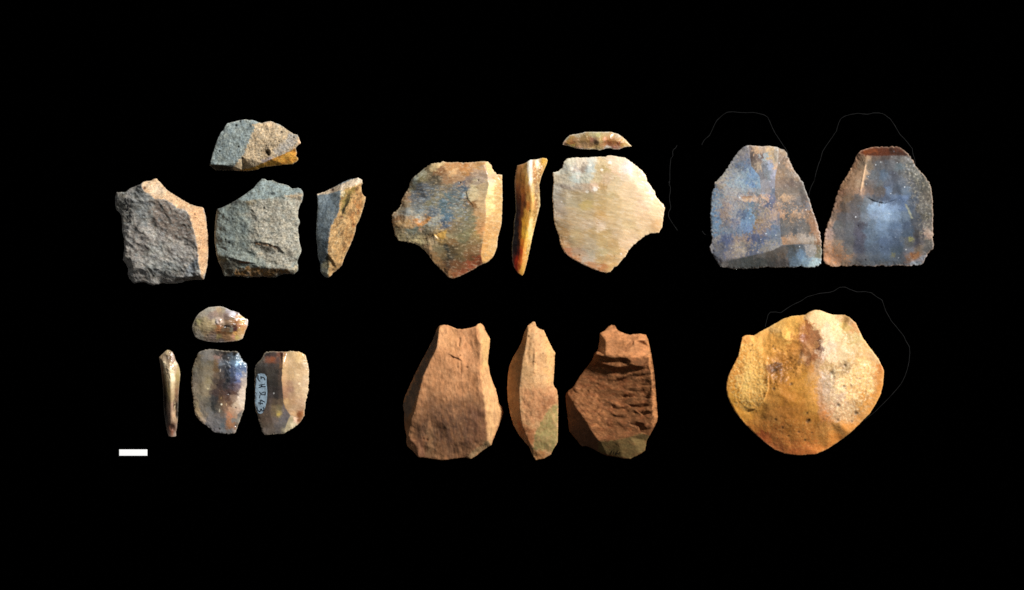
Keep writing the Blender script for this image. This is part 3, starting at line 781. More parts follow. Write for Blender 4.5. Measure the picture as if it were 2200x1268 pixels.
s.noise(0.5, 12, 3, 12, 4).noise(0.08, 4, 3, 14, 4, seed=2).ripple(330,120,26,0.2).bump(480,390,60,50,0,2.5).bowl(360,210,60,60,0,2).noise(0.6,7,3,poly=[(180,100),(560,90),(620,420),(100,420)],seed=7)
s.edge(0.8, 5, 10)
s.paint("""120: 220 205 195 165, 350 210 190 160, 470 205 200 180, 550 205 175 120, 640 215 185 150, 730 215 195 160
200: 140 205 200 180, 220 190 185 165, 300 180 165 150, 370 150 130 110, 450 180 185 175, 530 190 160 105, 600 180 150 85, 700 215 175 135, 800 220 200 185, 900 225 190 150
290: 110 205 185 150, 200 195 180 150, 300 195 200 185, 400 190 185 160, 500 190 165 115, 600 200 165 120, 700 200 170 120, 820 215 185 145, 950 225 190 140
380: 110 190 180 160, 200 165 145 125, 300 180 160 135, 400 195 165 130, 480 205 165 130, 560 180 140 75, 660 205 175 125, 800 215 180 130, 950 225 185 135, 1050 230 200 160
450: 110 190 180 160, 200 185 165 130, 300 170 145 100, 420 180 155 105, 540 185 155 100, 660 200 170 110, 800 215 180 130, 950 225 185 135, 1070 235 200 150
540: 130 195 175 150, 260 185 165 125, 400 195 165 85, 540 190 155 90, 680 205 170 110, 820 215 180 125, 960 225 185 140, 1100 230 195 140
640: 140 205 180 150, 260 190 160 115, 400 195 165 115, 540 195 150 75, 650 205 170 110, 800 210 175 120, 950 220 180 130, 1100 225 185 130
740: 140 185 150 95, 260 190 160 115, 400 205 175 135, 540 215 185 150, 680 205 170 115, 820 215 180 120, 960 225 185 130, 1100 220 170 105
830: 180 195 150 85, 300 190 160 105, 440 190 155 95, 580 190 155 90, 700 200 165 115, 820 220 180 125, 950 225 185 125
920: 180 205 150 85, 300 185 155 105, 440 185 160 120, 560 190 155 90, 680 195 155 90, 780 215 175 125, 860 225 185 140
1010: 220 215 140 85, 330 195 155 115, 450 195 175 140, 560 190 165 110, 680 195 160 95, 760 215 170 110
1080: 300 210 140 75, 430 205 180 150, 540 195 155 90, 640 200 155 85, 720 210 165 100
1150: 450 210 145 85, 560 200 125 50, 640 210 160 80""", 9, 13, bright=1.1, sat=0.8, con=0.1)
s.patch((176,138,86), 6, 0.3, 0.18, 0.3, 14, 5, poly=[(100,400),(700,380),(1150,640),(900,850),(700,1000),(300,960),(130,820)])
s.patch((238,220,192), 5, 0.32, 0.16, 0.28, 15, 4, seed=3).patch((164,122,74), 2.6, 0.36, 0.1, 0.5, 18, 9, poly=[(90,600),(450,600),(720,760),(700,850),(300,860),(110,780)], seed=5)
for q in [(265,195,20),(325,272,22),(490,395,24),(800,175,22),(635,135,20),(555,205,14),(445,160,14),(925,270,12),(1045,485,14),(745,1020,10),(415,420,16),(165,515,9)]:
    s.blob(q[0], q[1], q[2]*1.2, q[2], 20, (238,228,212), 0.85)
s.pits([(335,1035,9),(675,285,6),(675,1045,6)], (140,96,50), 0.6).specks(70, 0.7, 1.5, (242,222,190), 0.7, 4)
s.grain(0.05, 3, 12, 3).rim((240,222,192), 1.8, 0.6)
s.build(M_AGATE, 'pale cream agate flake with fine slanting bands, right of the honey sliver', 'stone', GA)

# ================================================================== blue chert point, two views
GB = 'blue-grey chert flake pieces'
s = Stone((1500, 300, 4.371), [
 (105,1010),(125,970),(130,930),(118,870),(120,780),(110,715),(120,640),(120,560),(130,490),(150,450),(155,405),(200,360),(250,300),(300,220),(340,160),(385,100),(430,65,16),(470,55,18),(530,60,18),(600,65,18),(660,60,18),(730,70,18),(800,100,16),(825,125,14),(850,190,19),(900,290,19),(950,360,19),(985,410,19),(1005,480,19),(1040,560,19),(1065,650,19),(1095,730,19),(1120,800,19),(1140,880,19),(1152,960,19),(1158,1080,9),(1155,1160,7),(1140,1180,6),(1090,1200,6),(1020,1205,6),(960,1190,7),(890,1205,6),(830,1200,6),(770,1205,6),(700,1205,6),(640,1195,7),(560,1210,6),(450,1215,6),(340,1215,6),(270,1205,6),(210,1200,7),(180,1150,8),(140,1085,9),(115,1050,10)],
 12, [[(745,100,22),(740,250,26),(718,350,30),(716,520,34),(760,700,36),(770,900,35),(790,1000,31)],
      [(470,110,20),(490,240,25),(570,350,31),(590,500,33),(560,620,34),(540,900,34)],
      [(230,1130,14),(450,1098,22),(600,1068,26),(700,1038,29),(790,990,31),(900,985,28),(1050,960,20)],
      [(250,450,20),(260,700,21),(250,950,20)], [(1000,700,20),(950,500,19)], [(420,600,27),(400,850,28)]], 'chert_flake', 31, d=1.5, jag=0.7, smooth=1, scal=(2.2, 13), tex=(1.0, 9, 80, 1.3), mott=(0.13, 0.04))
s.noise(0.8, 30, 3).noise(0.12, 6, 3, seed=2).edge(1.0, 7, 11).bowl(480,540,110,50,5,2)
LEFT = [(100,1010),(120,560),(155,405),(385,100),(470,60),(500,250),(580,360),(590,500),(715,520),(770,900),(790,1000),(450,1098),(200,1160)]
RIGHT = [(755,90),(830,120),(1000,480),(1120,800),(1158,1080),(1000,990),(790,985),(770,900),(760,700),(718,520),(718,350)]
s.paint("""100: 430 150 140 135, 490 125 100 85, 540 190 140 80, 610 175 145 115, 680 195 155 95, 740 175 155 130, 800 150 115 70
170: 360 145 140 140, 440 140 135 145, 500 95 75 65, 560 120 95 85, 630 150 160 165, 690 185 150 95, 740 165 150 130, 810 135 100 65
250: 300 150 145 140, 380 115 120 135, 450 120 130 165, 510 115 95 75, 560 165 140 110, 620 115 115 125, 670 140 145 175, 720 190 150 110, 790 130 105 80, 860 165 120 70
330: 240 165 155 135, 340 150 155 160, 440 140 155 175, 520 120 145 190, 590 115 110 115, 650 125 130 140, 705 150 145 165, 760 150 110 60, 850 130 105 80, 920 150 115 75
420: 200 165 150 130, 300 150 160 170, 400 145 160 175, 500 120 145 190, 560 135 155 185, 620 140 135 140, 690 140 135 150, 760 130 100 75, 860 115 90 75, 960 120 100 85
500: 150 120 140 175, 250 155 155 155, 350 160 160 160, 450 150 160 170, 560 145 150 160, 660 140 130 130, 710 110 115 140, 780 120 100 80, 880 115 95 75, 980 115 105 95
550: 170 125 140 165, 280 155 150 150, 370 165 150 145, 450 195 150 100, 540 215 170 130, 620 195 150 110, 690 115 115 145, 760 115 95 80, 810 175 130 75, 880 145 110 75, 980 105 95 90
620: 160 140 155 175, 260 165 140 125, 350 150 150 155, 430 150 145 140, 500 115 130 150, 590 130 120 115, 680 100 100 135, 740 145 120 105, 820 95 85 80, 920 90 85 85, 1010 120 115 120, 1050 165 115 65
700: 160 115 140 180, 240 160 135 120, 340 150 150 155, 420 105 115 155, 480 120 150 190, 540 120 120 115, 620 155 135 115, 700 170 140 120, 770 165 115 70, 850 90 85 82, 910 155 115 75, 1000 140 110 85, 1070 150 105 65
780: 170 120 145 185, 260 135 130 135, 350 140 135 150, 430 120 145 190, 500 125 150 190, 550 150 115 65, 620 155 130 110, 700 120 120 135, 790 95 92 90, 880 110 95 80, 980 90 88 88, 1080 165 110 60
860: 180 120 145 180, 280 130 135 150, 380 125 135 165, 460 120 140 190, 530 150 120 75, 600 135 115 110, 700 115 125 155, 790 90 90 92, 900 85 85 88, 1020 110 100 90, 1100 165 110 60
940: 160 150 145 145, 260 105 105 150, 360 165 140 120, 430 175 145 120, 520 105 105 150, 600 100 105 145, 720 125 130 145, 800 175 125 75, 880 150 115 80, 1000 150 130 110, 1070 165 150 130, 1130 160 110 60
1010: 160 135 130 130, 260 115 115 140, 370 170 150 125, 440 150 140 130, 540 110 115 145, 630 140 135 130, 720 150 145 140, 790 115 105 95, 870 92 95 95, 960 100 106 120, 1070 165 155 145, 1140 140 115 70
1080: 180 120 120 135, 280 140 130 130, 380 160 145 130, 480 115 115 140, 580 125 120 115, 680 115 105 95, 780 120 102 86, 880 100 106 116, 960 105 125 160, 1070 145 140 135, 1140 130 125 95
1150: 230 130 122 116, 330 105 105 102, 450 95 100 98, 580 90 95 92, 700 92 92 90, 800 98 90 86, 900 110 125 150, 1000 128 148 172, 1100 155 175 185""", 13, 11, sat=0.66, bright=1.0, con=0.35, facets=[[(755,60),(850,60),(1200,700),(1200,1000),(1060,985),(900,985),(790,990),(770,900),(760,700),(716,520),(718,350),(740,250)],[(180,1160),(450,1100),(600,1070),(700,1040),(790,990),(900,985),(1060,985),(1200,1000),(1200,1250),(180,1250)],[(470,40),(755,40),(742,250),(718,350),(714,520),(590,500),(572,350),(495,250)]])  # lit left and shaded right are in these colours, besides the real brown
s.patch((188,164,140), 6, 0.26, 0.13, 0.6, poly=[(130,400),(300,350),(420,600),(380,760),(140,900)], octv=5)
s.patch((184,160,138), 5, 0.24, 0.13, 0.6, poly=[(530,580),(740,600),(760,780),(640,880),(520,920)], octv=5, seed=3)
s.patch((192,174,150), 5, 0.24, 0.14, 0.6, poly=[(330,940),(780,960),(700,1040),(420,1100),(320,1080)], octv=5, seed=4)
s.patch((178,138,100), 5, 0.28, 0.12, 0.65, poly=[(720,500),(1080,640),(1060,780),(800,780),(720,700)], octv=4, seed=5)
s.patch((180,182,184), 6, 0.28, 0.15, 0.5, poly=[(260,260),(580,330),(600,620),(300,620),(140,560)], octv=5, seed=6)
s.patch((88,100,140), 5, 0.3, 0.14, 0.5, 80, 1.5, poly=LEFT, seed=16)
s.zone([(400,535),(520,530),(500,548),(410,555)], (168,124,80), 1.5, 1.5, 5, 0.7)
s.specks(110, 0.8, 1.9, (206,194,180), 0.7, 7, poly=LEFT).specks(60, 0.7, 1.5, (196,180,164), 0.6, 8, poly=RIGHT)
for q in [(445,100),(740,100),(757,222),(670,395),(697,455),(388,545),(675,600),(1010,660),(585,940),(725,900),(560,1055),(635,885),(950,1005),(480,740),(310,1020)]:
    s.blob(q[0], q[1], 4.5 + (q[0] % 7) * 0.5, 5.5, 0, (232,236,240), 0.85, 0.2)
s.pits([(140,1048,8),(265,750,6),(1040,690,7)], (40,40,44), 0.8).specks(24, 0.8, 1.6, (60,62,80), 0.6, 9).grain(0.14, 2.8).rim((176,172,166), 2.4, 0.7)
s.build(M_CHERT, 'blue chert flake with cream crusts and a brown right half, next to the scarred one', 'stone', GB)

s = Stone((1750, 300, 4.371), [
 (80,1010),(90,940),(95,880),(115,800),(150,720),(175,640),(195,560),(220,490),(240,430),(285,360),(330,290),(370,210),(390,150),(410,118,14),(470,90,8),(530,75,8),(600,68,8),(680,70,8),(740,65,8),(800,75,8),(840,100,8),(880,140,10),(920,200,19),(960,270,19),(1000,310,19),(1040,360,19),(1075,410,19),(1095,480,19),(1105,560,19),(1105,640,19),(1112,710,19),(1105,800,19),(1110,860,19),(1105,940,19),(1120,990,19),(1110,1020,19),(1070,1060,19),(1040,1110,19),(1015,1165),(990,1182),(930,1180),(870,1192),(810,1182),(740,1185),(680,1195),(620,1182),(560,1195),(490,1190),(420,1188),(370,1180),(300,1195),(250,1185),(200,1198),(150,1190),(110,1175),(85,1140),(78,1080)],
 11, [[(415,128,18),(480,150,27),(600,156,30),(700,152,30),(850,152,24)],[(470,250,28),(440,400,29),(420,500,29)],[(480,330,30),(640,420,35),(780,430,33)],
      [(300,700,25),(480,640,30),(650,620,31),(850,600,28)],[(260,950,23),(500,900,27),(750,900,27),(950,850,22)],[(400,1120,18),(700,1110,18)],[(280,480,20),(350,360,22)],[(980,500,20)]], 'chert_flake', 32, d=1.5, jag=0.7, smooth=8, scal=(2.2, 13), tex=(0.9, 11, 0, 1.0), mott=(0.09, 0.03))
s.noise(1.0, 30, 3).noise(0.15, 5, 3, seed=2).edge(1.0, 7, 11)
s.step([(470,535),(560,580),(650,600),(740,572),(790,530)], 12, -2.5).bump(690,510,60,60,0,2.5).crease([(472,240),(450,350),(424,490)], 2.0, -1.0).ripple(640,200,42,0.5)
s.noise(0.5, 8, 4, poly=[(850,200),(1090,420),(1110,980),(960,900),(900,500)], seed=5)
s.paint("""110: 470 155 80 40, 560 120 65 35, 640 100 55 40, 760 70 42 32, 840 60 42 34
170: 400 200 140 90, 470 175 135 90, 560 115 95 80, 650 90 75 68, 760 75 68 65, 850 105 100 95
250: 370 190 130 75, 440 170 135 95, 500 130 110 85, 600 100 100 105, 700 85 85 92, 800 85 95 105, 900 80 80 72
330: 320 185 130 75, 400 180 135 90, 460 190 150 105, 530 105 108 115, 640 95 105 130, 740 80 80 95, 850 75 75 75, 950 90 88 75, 1020 80 80 70
420: 270 180 125 70, 350 165 120 75, 430 200 160 115, 500 120 110 105, 600 105 108 115, 690 85 88 110, 800 80 85 105, 900 85 85 90, 1000 85 82 72, 1070 100 95 80
490: 240 180 120 75, 330 150 110 75, 420 180 135 100, 520 135 110 95, 610 115 105 100, 690 110 120 155, 760 85 88 105, 850 90 100 125, 960 90 90 90, 1080 105 95 80
560: 220 175 125 85, 300 140 110 80, 400 115 105 100, 490 110 115 125, 570 95 95 105, 660 95 100 130, 740 100 110 145, 830 90 105 145, 920 70 75 95, 1010 95 88 78, 1080 110 98 82
640: 190 175 125 85, 280 125 105 90, 370 105 98 98, 450 115 120 130, 540 140 155 190, 640 145 160 200, 740 125 140 180, 830 95 110 150, 920 80 85 105, 1000 100 95 85, 1080 95 90 80
720: 170 150 120 95, 260 115 110 112, 370 105 100 105, 460 120 125 140, 560 130 140 170, 660 140 155 190, 760 115 130 165, 860 100 110 135, 950 80 82 95, 1050 90 85 72
800: 130 185 140 105, 220 120 120 120, 320 105 105 110, 420 95 90 105, 520 110 120 145, 640 120 135 170, 760 95 110 145, 870 75 85 115, 970 80 80 88, 1070 110 100 90
880: 120 195 155 135, 220 125 120 120, 320 105 105 112, 410 92 85 105, 520 105 115 140, 640 105 120 155, 760 90 102 135, 870 75 85 110, 970 75 72 75, 1060 150 125 105
960: 110 200 150 110, 220 150 125 100, 320 105 105 110, 410 95 90 110, 520 100 110 135, 640 95 108 145, 760 85 95 125, 880 90 92 95, 960 85 82 95, 1060 95 90 85
1040: 110 205 145 95, 220 160 120 85, 320 115 110 105, 420 90 88 108, 540 95 102 125, 660 90 102 135, 780 80 90 110, 900 105 105 115, 980 130 110 90, 1060 85 82 78
1110: 120 205 135 75, 210 175 120 75, 310 160 120 85, 420 100 98 105, 540 95 100 115, 660 90 100 125, 780 85 90 105, 910 125 85 50, 970 165 120 85, 1020 140 140 145
1165: 150 185 130 80, 260 150 120 90, 380 120 112 105, 500 105 108 115, 650 105 108 115, 800 95 98 105, 950 150 160 170""", 9, 18, sat=0.7, bright=0.93, con=0.3)  # pale blue centre is a gloss reflection put into the colours
s.patch((150,142,124), 6, 0.26, 0.13, 0.55, poly=[(800,170),(960,260),(1100,440),(1110,980),(1000,960),(940,620),(860,400)], octv=5)
s.patch((44,44,42), 6, 0.28, 0.12, 0.5, poly=[(860,200),(1090,430),(1110,980),(980,940),(900,500)], octv=4, seed=4)
s.patch((204,136,82), 7, 0.26, 0.15, 0.5, poly=[(80,980),(260,960),(340,1160),(100,1190)], seed=7).patch((120,90,60), 6, 0.28, 0.15, 0.45, 120, 1.5, poly=[(395,120),(470,150),(430,480),(250,640),(180,660),(240,420)], seed=9)
s.zone([(482,240),(470,240),(423,490),(436,490)], (232,190,150), 1.2, 0.5, 6, 0.8)
s.zone([(400,115),(600,60),(760,60),(850,110),(880,150),(700,152),(600,156),(480,150)], (80,42,26), 1.5, 1, 6, 0.95).zone([(680,60),(850,100),(890,160),(700,150)], (44,28,22), 5, 3, 8, 0.85).zone([(430,110),(560,75),(580,120),(470,145)], (128,68,36), 4, 3, 8, 0.7)
s.zone([(840,600),(860,610),(920,740),(900,740)], (150,150,128), 1.5, 1.5, 6, 0.8).zone([(880,920),(930,920),(930,955),(885,955)], (138,134,84), 2, 2, 5, 0.8).zone([(720,1070),(750,1070),(745,1110),(722,1110)], (120,116,70), 2, 2, 5, 0.7)
s.zone([(895,1080),(1000,1060),(980,1120),(910,1140)], (170,116,70), 3, 3, 7, 0.75).zone([(905,1070),(935,1060),(935,1110),(910,1110)], (90,50,20), 2, 2, 5, 0.8).zone([(930,1130),(1030,1110),(1000,1180),(900,1180)], (150,154,164), 4, 3, 8, 0.7)
s.zone([(1030,880),(1100,870),(1100,930),(1040,930)], (168,140,122), 3, 3, 7, 0.7)
s.specks(70, 0.7, 1.5, (150,156,170), 0.6, 7).specks(26, 0.7, 1.4, (60,56,60), 0.6, 8)
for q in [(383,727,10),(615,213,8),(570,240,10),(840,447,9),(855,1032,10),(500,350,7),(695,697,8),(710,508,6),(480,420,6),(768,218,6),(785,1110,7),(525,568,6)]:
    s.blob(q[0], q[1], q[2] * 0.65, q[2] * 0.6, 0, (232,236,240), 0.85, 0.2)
s.pits([(403,812,8),(475,1130,8),(580,905,5),(620,1012,5)], (36,34,44), 0.7).grain(0.11, 2.8).rim((206,172,146), 2.0, 0.55)
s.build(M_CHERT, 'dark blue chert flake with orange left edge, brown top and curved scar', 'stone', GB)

# ================================================================== small translucent flint flake, four views
GS = 'small translucent flint flake pieces'
s = Stone((400, 645, 12.68), [
 (165,740),(180,650),(210,580),(255,480),(310,400),(365,345),(440,295),(530,240),(610,195),(700,185),(820,172),(940,168),(1020,185),(1110,225),(1210,275),(1320,305),(1440,340),(1480,400),(1550,455),(1620,505),(1670,515),(1690,560),(1680,680),(1650,760),(1610,850),(1580,950),(1545,1040),(1500,1070),(1430,1105),(1250,1130),(1030,1150),(800,1150),(600,1130),(450,1095),(320,1050),(250,1005),(220,930),(190,860),(170,800)],
 10, [[(330,600,18),(500,500,23),(750,400,26),(1000,400,26),(1200,420,24),(1400,520,18)],[(300,800,17),(600,780,24),(900,750,27),(1200,720,24),(1450,740,17)],[(450,990,15),(800,1020,18),(1200,1000,17)]], 'flint_flake', 41, d=1.0, jag=0.4, smooth=12, tex=(0.8, 5, 0, 3), mott=(0.06, 0.03), zsc=0.5)
s.bowl(890,580,90,110,20,-2.4).bowl(905,600,40,50,20,2).noise(0.7, 12, 3).noise(0.5, 3, 3, 0, 4, seed=2).noise(0.4,5,3,poly=[(1250,450),(1690,540),(1540,1050),(1200,1000)],seed=3).crease([(960,690),(1080,715),(1200,740)],2,1.5)
s.paint("""260: 600 175 165 145, 720 170 160 140, 900 180 150 110, 1020 150 135 110, 1150 165 155 160
370: 420 180 165 140, 800 160 130 110, 950 150 125 100, 1290 195 190 200, 1400 150 130 125
440: 320 175 160 135, 700 165 140 125, 1080 125 100 88, 1400 200 145 95
490: 1150 130 105 90, 1280 145 115 80, 1550 215 175 90
580: 350 185 170 105, 500 185 160 110, 780 205 180 135, 850 222 205 196, 900 165 135 118, 950 205 175 150, 1120 145 110 75, 1250 160 115 65, 1380 165 105 45, 1550 205 160 70, 1650 215 195 180
660: 250 185 165 125, 450 180 155 105, 650 185 160 110, 1000 165 135 105
720: 780 170 140 85, 880 175 105 40, 980 150 100 50, 1080 35 28 22, 1180 70 58 50, 1320 90 55 30, 1450 190 120 70, 1580 205 140 80
790: 250 185 165 125, 450 175 150 100, 650 180 155 105, 900 200 130 65, 1020 130 105 75, 1150 120 90 55, 1230 120 115 95, 1340 95 45 50, 1480 190 140 60, 1580 200 140 60
890: 350 180 165 140, 550 175 145 100, 720 150 115 85, 900 115 70 25, 1050 115 70 25, 1200 110 75 25, 1350 200 140 50, 1480 200 150 85
1000: 400 165 155 135, 600 165 140 115, 750 160 135 120, 900 155 135 75, 1060 160 115 70, 1200 165 120 70, 1280 205 140 100, 1400 195 165 75, 1520 205 165 110
1090: 950 135 115 105""", 3.5, 7, sat=0.82)
s.patch((90,54,22), 2.6, 0.3, 0.14, 0.5, 0, 6, poly=[(620,680),(1450,700),(1400,960),(700,960)])
s.grain(0.05, 3, 0, 2).rim((214,206,196), 1.8, 0.7)
s.build(M_GLASSY, 'small oval beige and brown flint piece above the three small flakes', 'stone', GS)

s = Stone((320, 740, 6.037), [
 (132,165,12),(175,125,12),(205,95,12),(238,70,12),(280,78,12),(310,100,12),(330,140,12),(350,210,12),(380,255,12),(400,320),(408,390),(400,480),(392,560),(385,650),(382,760),(380,880),(375,980),(365,1080),(352,1140),(355,1185),(340,1198),(290,1202),(255,1190),(238,1140),(220,1040),(205,950),(192,820),(188,680),(182,560),(172,440),(160,330),(145,240)],
 8, [[(240,130,18),(260,220,24),(275,320,27),(290,480,27),(290,700,25),(290,900,21),(295,1100,15)],[(180,220,18),(215,400,21),(230,650,20),(245,900,16)],[(340,280,20),(355,480,20),(345,750,17)]], 'flint_flake', 42, d=1.0, jag=0.4, smooth=12, tex=(0.6, 6, 92, 2), mott=(0.06, 0.03), zsc=0.4)
s.noise(0.6, 14, 3, 90, 2).noise(0.8,5,3,poly=[(130,160),(240,70),(340,150),(390,300),(280,480),(200,260)],seed=2).bowl(240,190,60,60,0,3).bowl(300,1075,35,45,0,3)
s.paint("""105: 240 190 165 120, 280 150 120 75
150: 170 165 135 95, 240 130 105 80, 310 150 105 65
200: 200 155 130 100, 260 130 105 80, 320 160 120 90
250: 160 165 135 100, 210 225 200 160, 280 160 130 95, 350 200 175 145
320: 170 150 95 55, 220 205 175 130, 280 215 190 150, 340 180 150 110, 385 170 145 90
430: 180 130 85 45, 230 185 155 105, 290 220 195 150, 310 235 210 165, 370 160 135 75
520: 190 105 70 40, 240 165 135 85, 300 200 175 125, 370 150 120 75
600: 210 85 65 45, 260 155 130 75, 310 185 155 110, 365 140 100 65
700: 205 55 42 32, 255 135 110 65, 310 170 140 95, 365 115 85 60
790: 205 45 35 28, 250 135 105 75, 310 170 130 100, 350 70 50 35, 372 30 22 18
910: 215 55 45 38, 270 145 110 85, 325 190 150 110, 368 35 26 22
980: 230 90 75 60, 290 150 115 85, 345 165 130 95
1065: 270 110 65 40, 300 60 28 15, 330 80 45 25, 350 130 100 80
1140: 260 140 105 85, 310 155 95 65
1180: 330 165 140 120""", 2.0, 8, ay=0.45, sat=0.85)
s.patch((232,210,170), 4, 0.2, 0.12, 0.85, 90, 2, poly=[(190,220),(330,230),(340,340),(330,560),(280,560),(270,300)], feather=4).patch((226,200,160), 3.5, 0.25, 0.12, 0.7, 90, 2.5, poly=[(330,700),(350,700),(345,1000),(320,1000)], feather=3, seed=2)
s.blob(200,240,25,14,30,(226,206,164),0.8).blob(345,262,20,14,20,(222,196,164),0.8).grain(0.10, 3).rim((176,166,150), 1.4, 0.45)
s.build(M_GLASSY, 'slim upright brown flint sliver, leftmost of the small translucent group', 'stone', GS)

s = Stone((395, 740, 6.187), [
 (110,330),(125,280),(150,210),(175,150),(195,105),(270,75),(350,62),(430,68),(520,85),(600,90),(680,88),(720,100),(745,145),(775,205),(840,265),(842,360),(838,470),(835,560),(822,600),(820,700),(808,790),(800,870),(780,920),(750,1000),(720,1080),(690,1165),(660,1190),(580,1190),(480,1182),(400,1168),(350,1120),(300,1080),(240,1040),(190,985),(150,930),(140,860),(130,800),(125,690),(105,600),(108,540),(100,490),(112,430)],
 8, [[(250,180,15),(400,175,18),(470,200,20),(600,160,15),(710,130,13)],[(420,230,20),(480,340,22),(510,470,23),(520,640,23),(520,800,22),(545,950,19)],[(250,450,17),(260,700,17),(300,920,15)],[(680,300,16),(700,500,17),(690,750,16)],[(450,1090,13),(620,1080,13)]], 'flint_flake', 43, d=1.2, jag=0.5, smooth=10, scal=(1.4, 10), tex=(0.7, 8, 30, 1.3), mott=(0.07, 0.03), zsc=0.55)
s.noise(0.6, 14, 3).noise(0.15, 4, 3, seed=2).edge(0.8, 4, 8).noise(0.8, 6, 3, poly=[(460,160),(740,130),(840,270),(760,330),(560,300)], seed=4)
s.paint("""110: 230 110 102 92, 330 125 118 108, 430 70 65 60, 550 40 34 30, 680 25 22 20
180: 190 130 112 80, 280 120 112 102, 380 130 118 105, 450 140 105 90, 560 55 52 52, 650 85 92 105, 740 120 132 150
250: 170 140 122 88, 270 125 115 95, 360 118 105 78, 430 130 98 55, 500 105 108 115, 570 70 75 88, 650 95 108 135, 730 160 185 220, 790 110 130 160
320: 150 125 115 92, 250 138 120 88, 350 140 122 90, 430 120 88 45, 500 70 68 72, 570 45 45 52, 650 65 72 105, 740 85 100 140, 810 85 100 145
400: 140 125 115 100, 240 140 125 98, 350 142 125 95, 430 125 100 75, 510 80 70 65, 580 38 38 45, 660 70 75 105, 740 95 108 165, 800 135 130 135
480: 130 140 125 105, 230 145 130 105, 330 155 135 90, 430 95 78 65, 510 75 58 52, 590 32 34 40, 660 65 60 80, 720 100 100 150, 790 160 140 125
560: 130 165 145 120, 230 150 130 95, 320 165 145 105, 400 120 95 70, 480 80 60 55, 560 55 48 48, 640 70 55 62, 720 105 85 95, 800 190 165 140
640: 140 170 150 118, 230 160 140 105, 320 150 130 95, 420 90 68 62, 500 95 65 50, 590 75 48 42, 680 95 65 52, 770 190 165 140
720: 150 175 150 115, 230 155 140 110, 320 125 112 90, 390 75 72 70, 440 70 65 65, 500 110 75 45, 580 95 62 42, 660 140 110 85, 750 195 170 142
800: 160 180 155 105, 240 145 130 110, 330 105 98 85, 400 65 65 62, 460 100 85 70, 520 130 95 60, 600 120 82 52, 690 185 155 120, 770 195 170 140
870: 170 185 150 95, 250 150 138 120, 330 125 118 108, 410 75 75 70, 480 120 105 85, 560 140 100 70, 640 175 130 90, 720 185 150 120
940: 190 200 165 110, 280 165 145 120, 370 130 125 120, 460 120 112 108, 540 125 105 90, 620 180 110 60, 680 165 125 90, 740 110 100 90
1010: 260 215 180 140, 340 150 140 135, 430 130 125 122, 530 110 108 108, 600 165 105 55, 660 120 110 100, 720 130 120 105
1080: 340 150 142 140, 430 130 125 125, 530 105 110 115, 600 165 105 50, 660 150 95 45, 710 120 100 80
1150: 420 140 132 132, 530 130 130 132, 620 120 115 110, 680 150 130 115""", 6, 10, bright=1.03, sat=0.75, con=0.2)
s.blob(505,797,14,14,0,(250,236,206),0.95,0.1).blob(325,590,16,14,30,(226,206,160),0.8,0.2).blob(480,880,10,28,0,(220,206,178),0.8,0.2).blob(490,345,8,24,10,(190,176,160),0.7,0.2).blob(500,710,8,22,10,(196,160,110),0.6,0.2).blob(570,800,8,26,0,(190,160,120),0.6,0.2)
s.pits([(440,540,11),(600,655,14),(690,840,10),(690,1082,14),(475,1125,14),(180,960,8),(510,635,8)], (50,36,30), 0.6)
s.specks(22, 0.7, 1.3, (190,172,140), 0.5, 7).specks(14, 0.7, 1.2, (70,56,46), 0.5, 8).grain(0.05, 3).rim((192,178,156), 1.8, 0.6)
s.build(M_GLASSY, 'small smoky flint flake with bright blue patch in its upper right corner', 'stone', GS)

s = Stone((530, 740, 6.187), [
 (110,310),(130,260),(185,205),(220,150),(245,105),(320,92),(440,95),(530,100),(585,85),(630,95),(690,95),(740,115),(780,140),(795,190),(815,260),(828,340),(825,420),(828,510),(815,560),(825,610),(805,660),(800,710),(780,770),(785,820),(770,870),(765,950),(735,1005),(690,1060),(620,1110),(540,1160),(490,1190),(400,1195),(240,1205),(210,1170),(190,1090),(160,1000),(140,930),(120,870),(108,780),(110,680),(105,550),(112,460),(108,380)],
 9, [[(490,115,17),(480,300,21),(470,460,22),(480,600,22),(490,760,22),(520,850,20),(585,940,19)],[(585,940,19),(530,1060,16),(505,1160,12)],[(250,300,18),(300,500,20),(300,800,20),(350,1050,16)],[(600,965,17),(640,1000,12)],[(650,300,17),(660,600,17),(650,850,16)]], 'flint_flake', 44, d=1.2, jag=0.5, smooth=4, scal=(1.4, 10), tex=(0.6, 8, 0, 1.3), mott=(0.07, 0.03), zsc=0.55)
s.noise(0.5, 14, 3).noise(0.15, 4, 3, seed=2).edge(0.8, 4, 8)
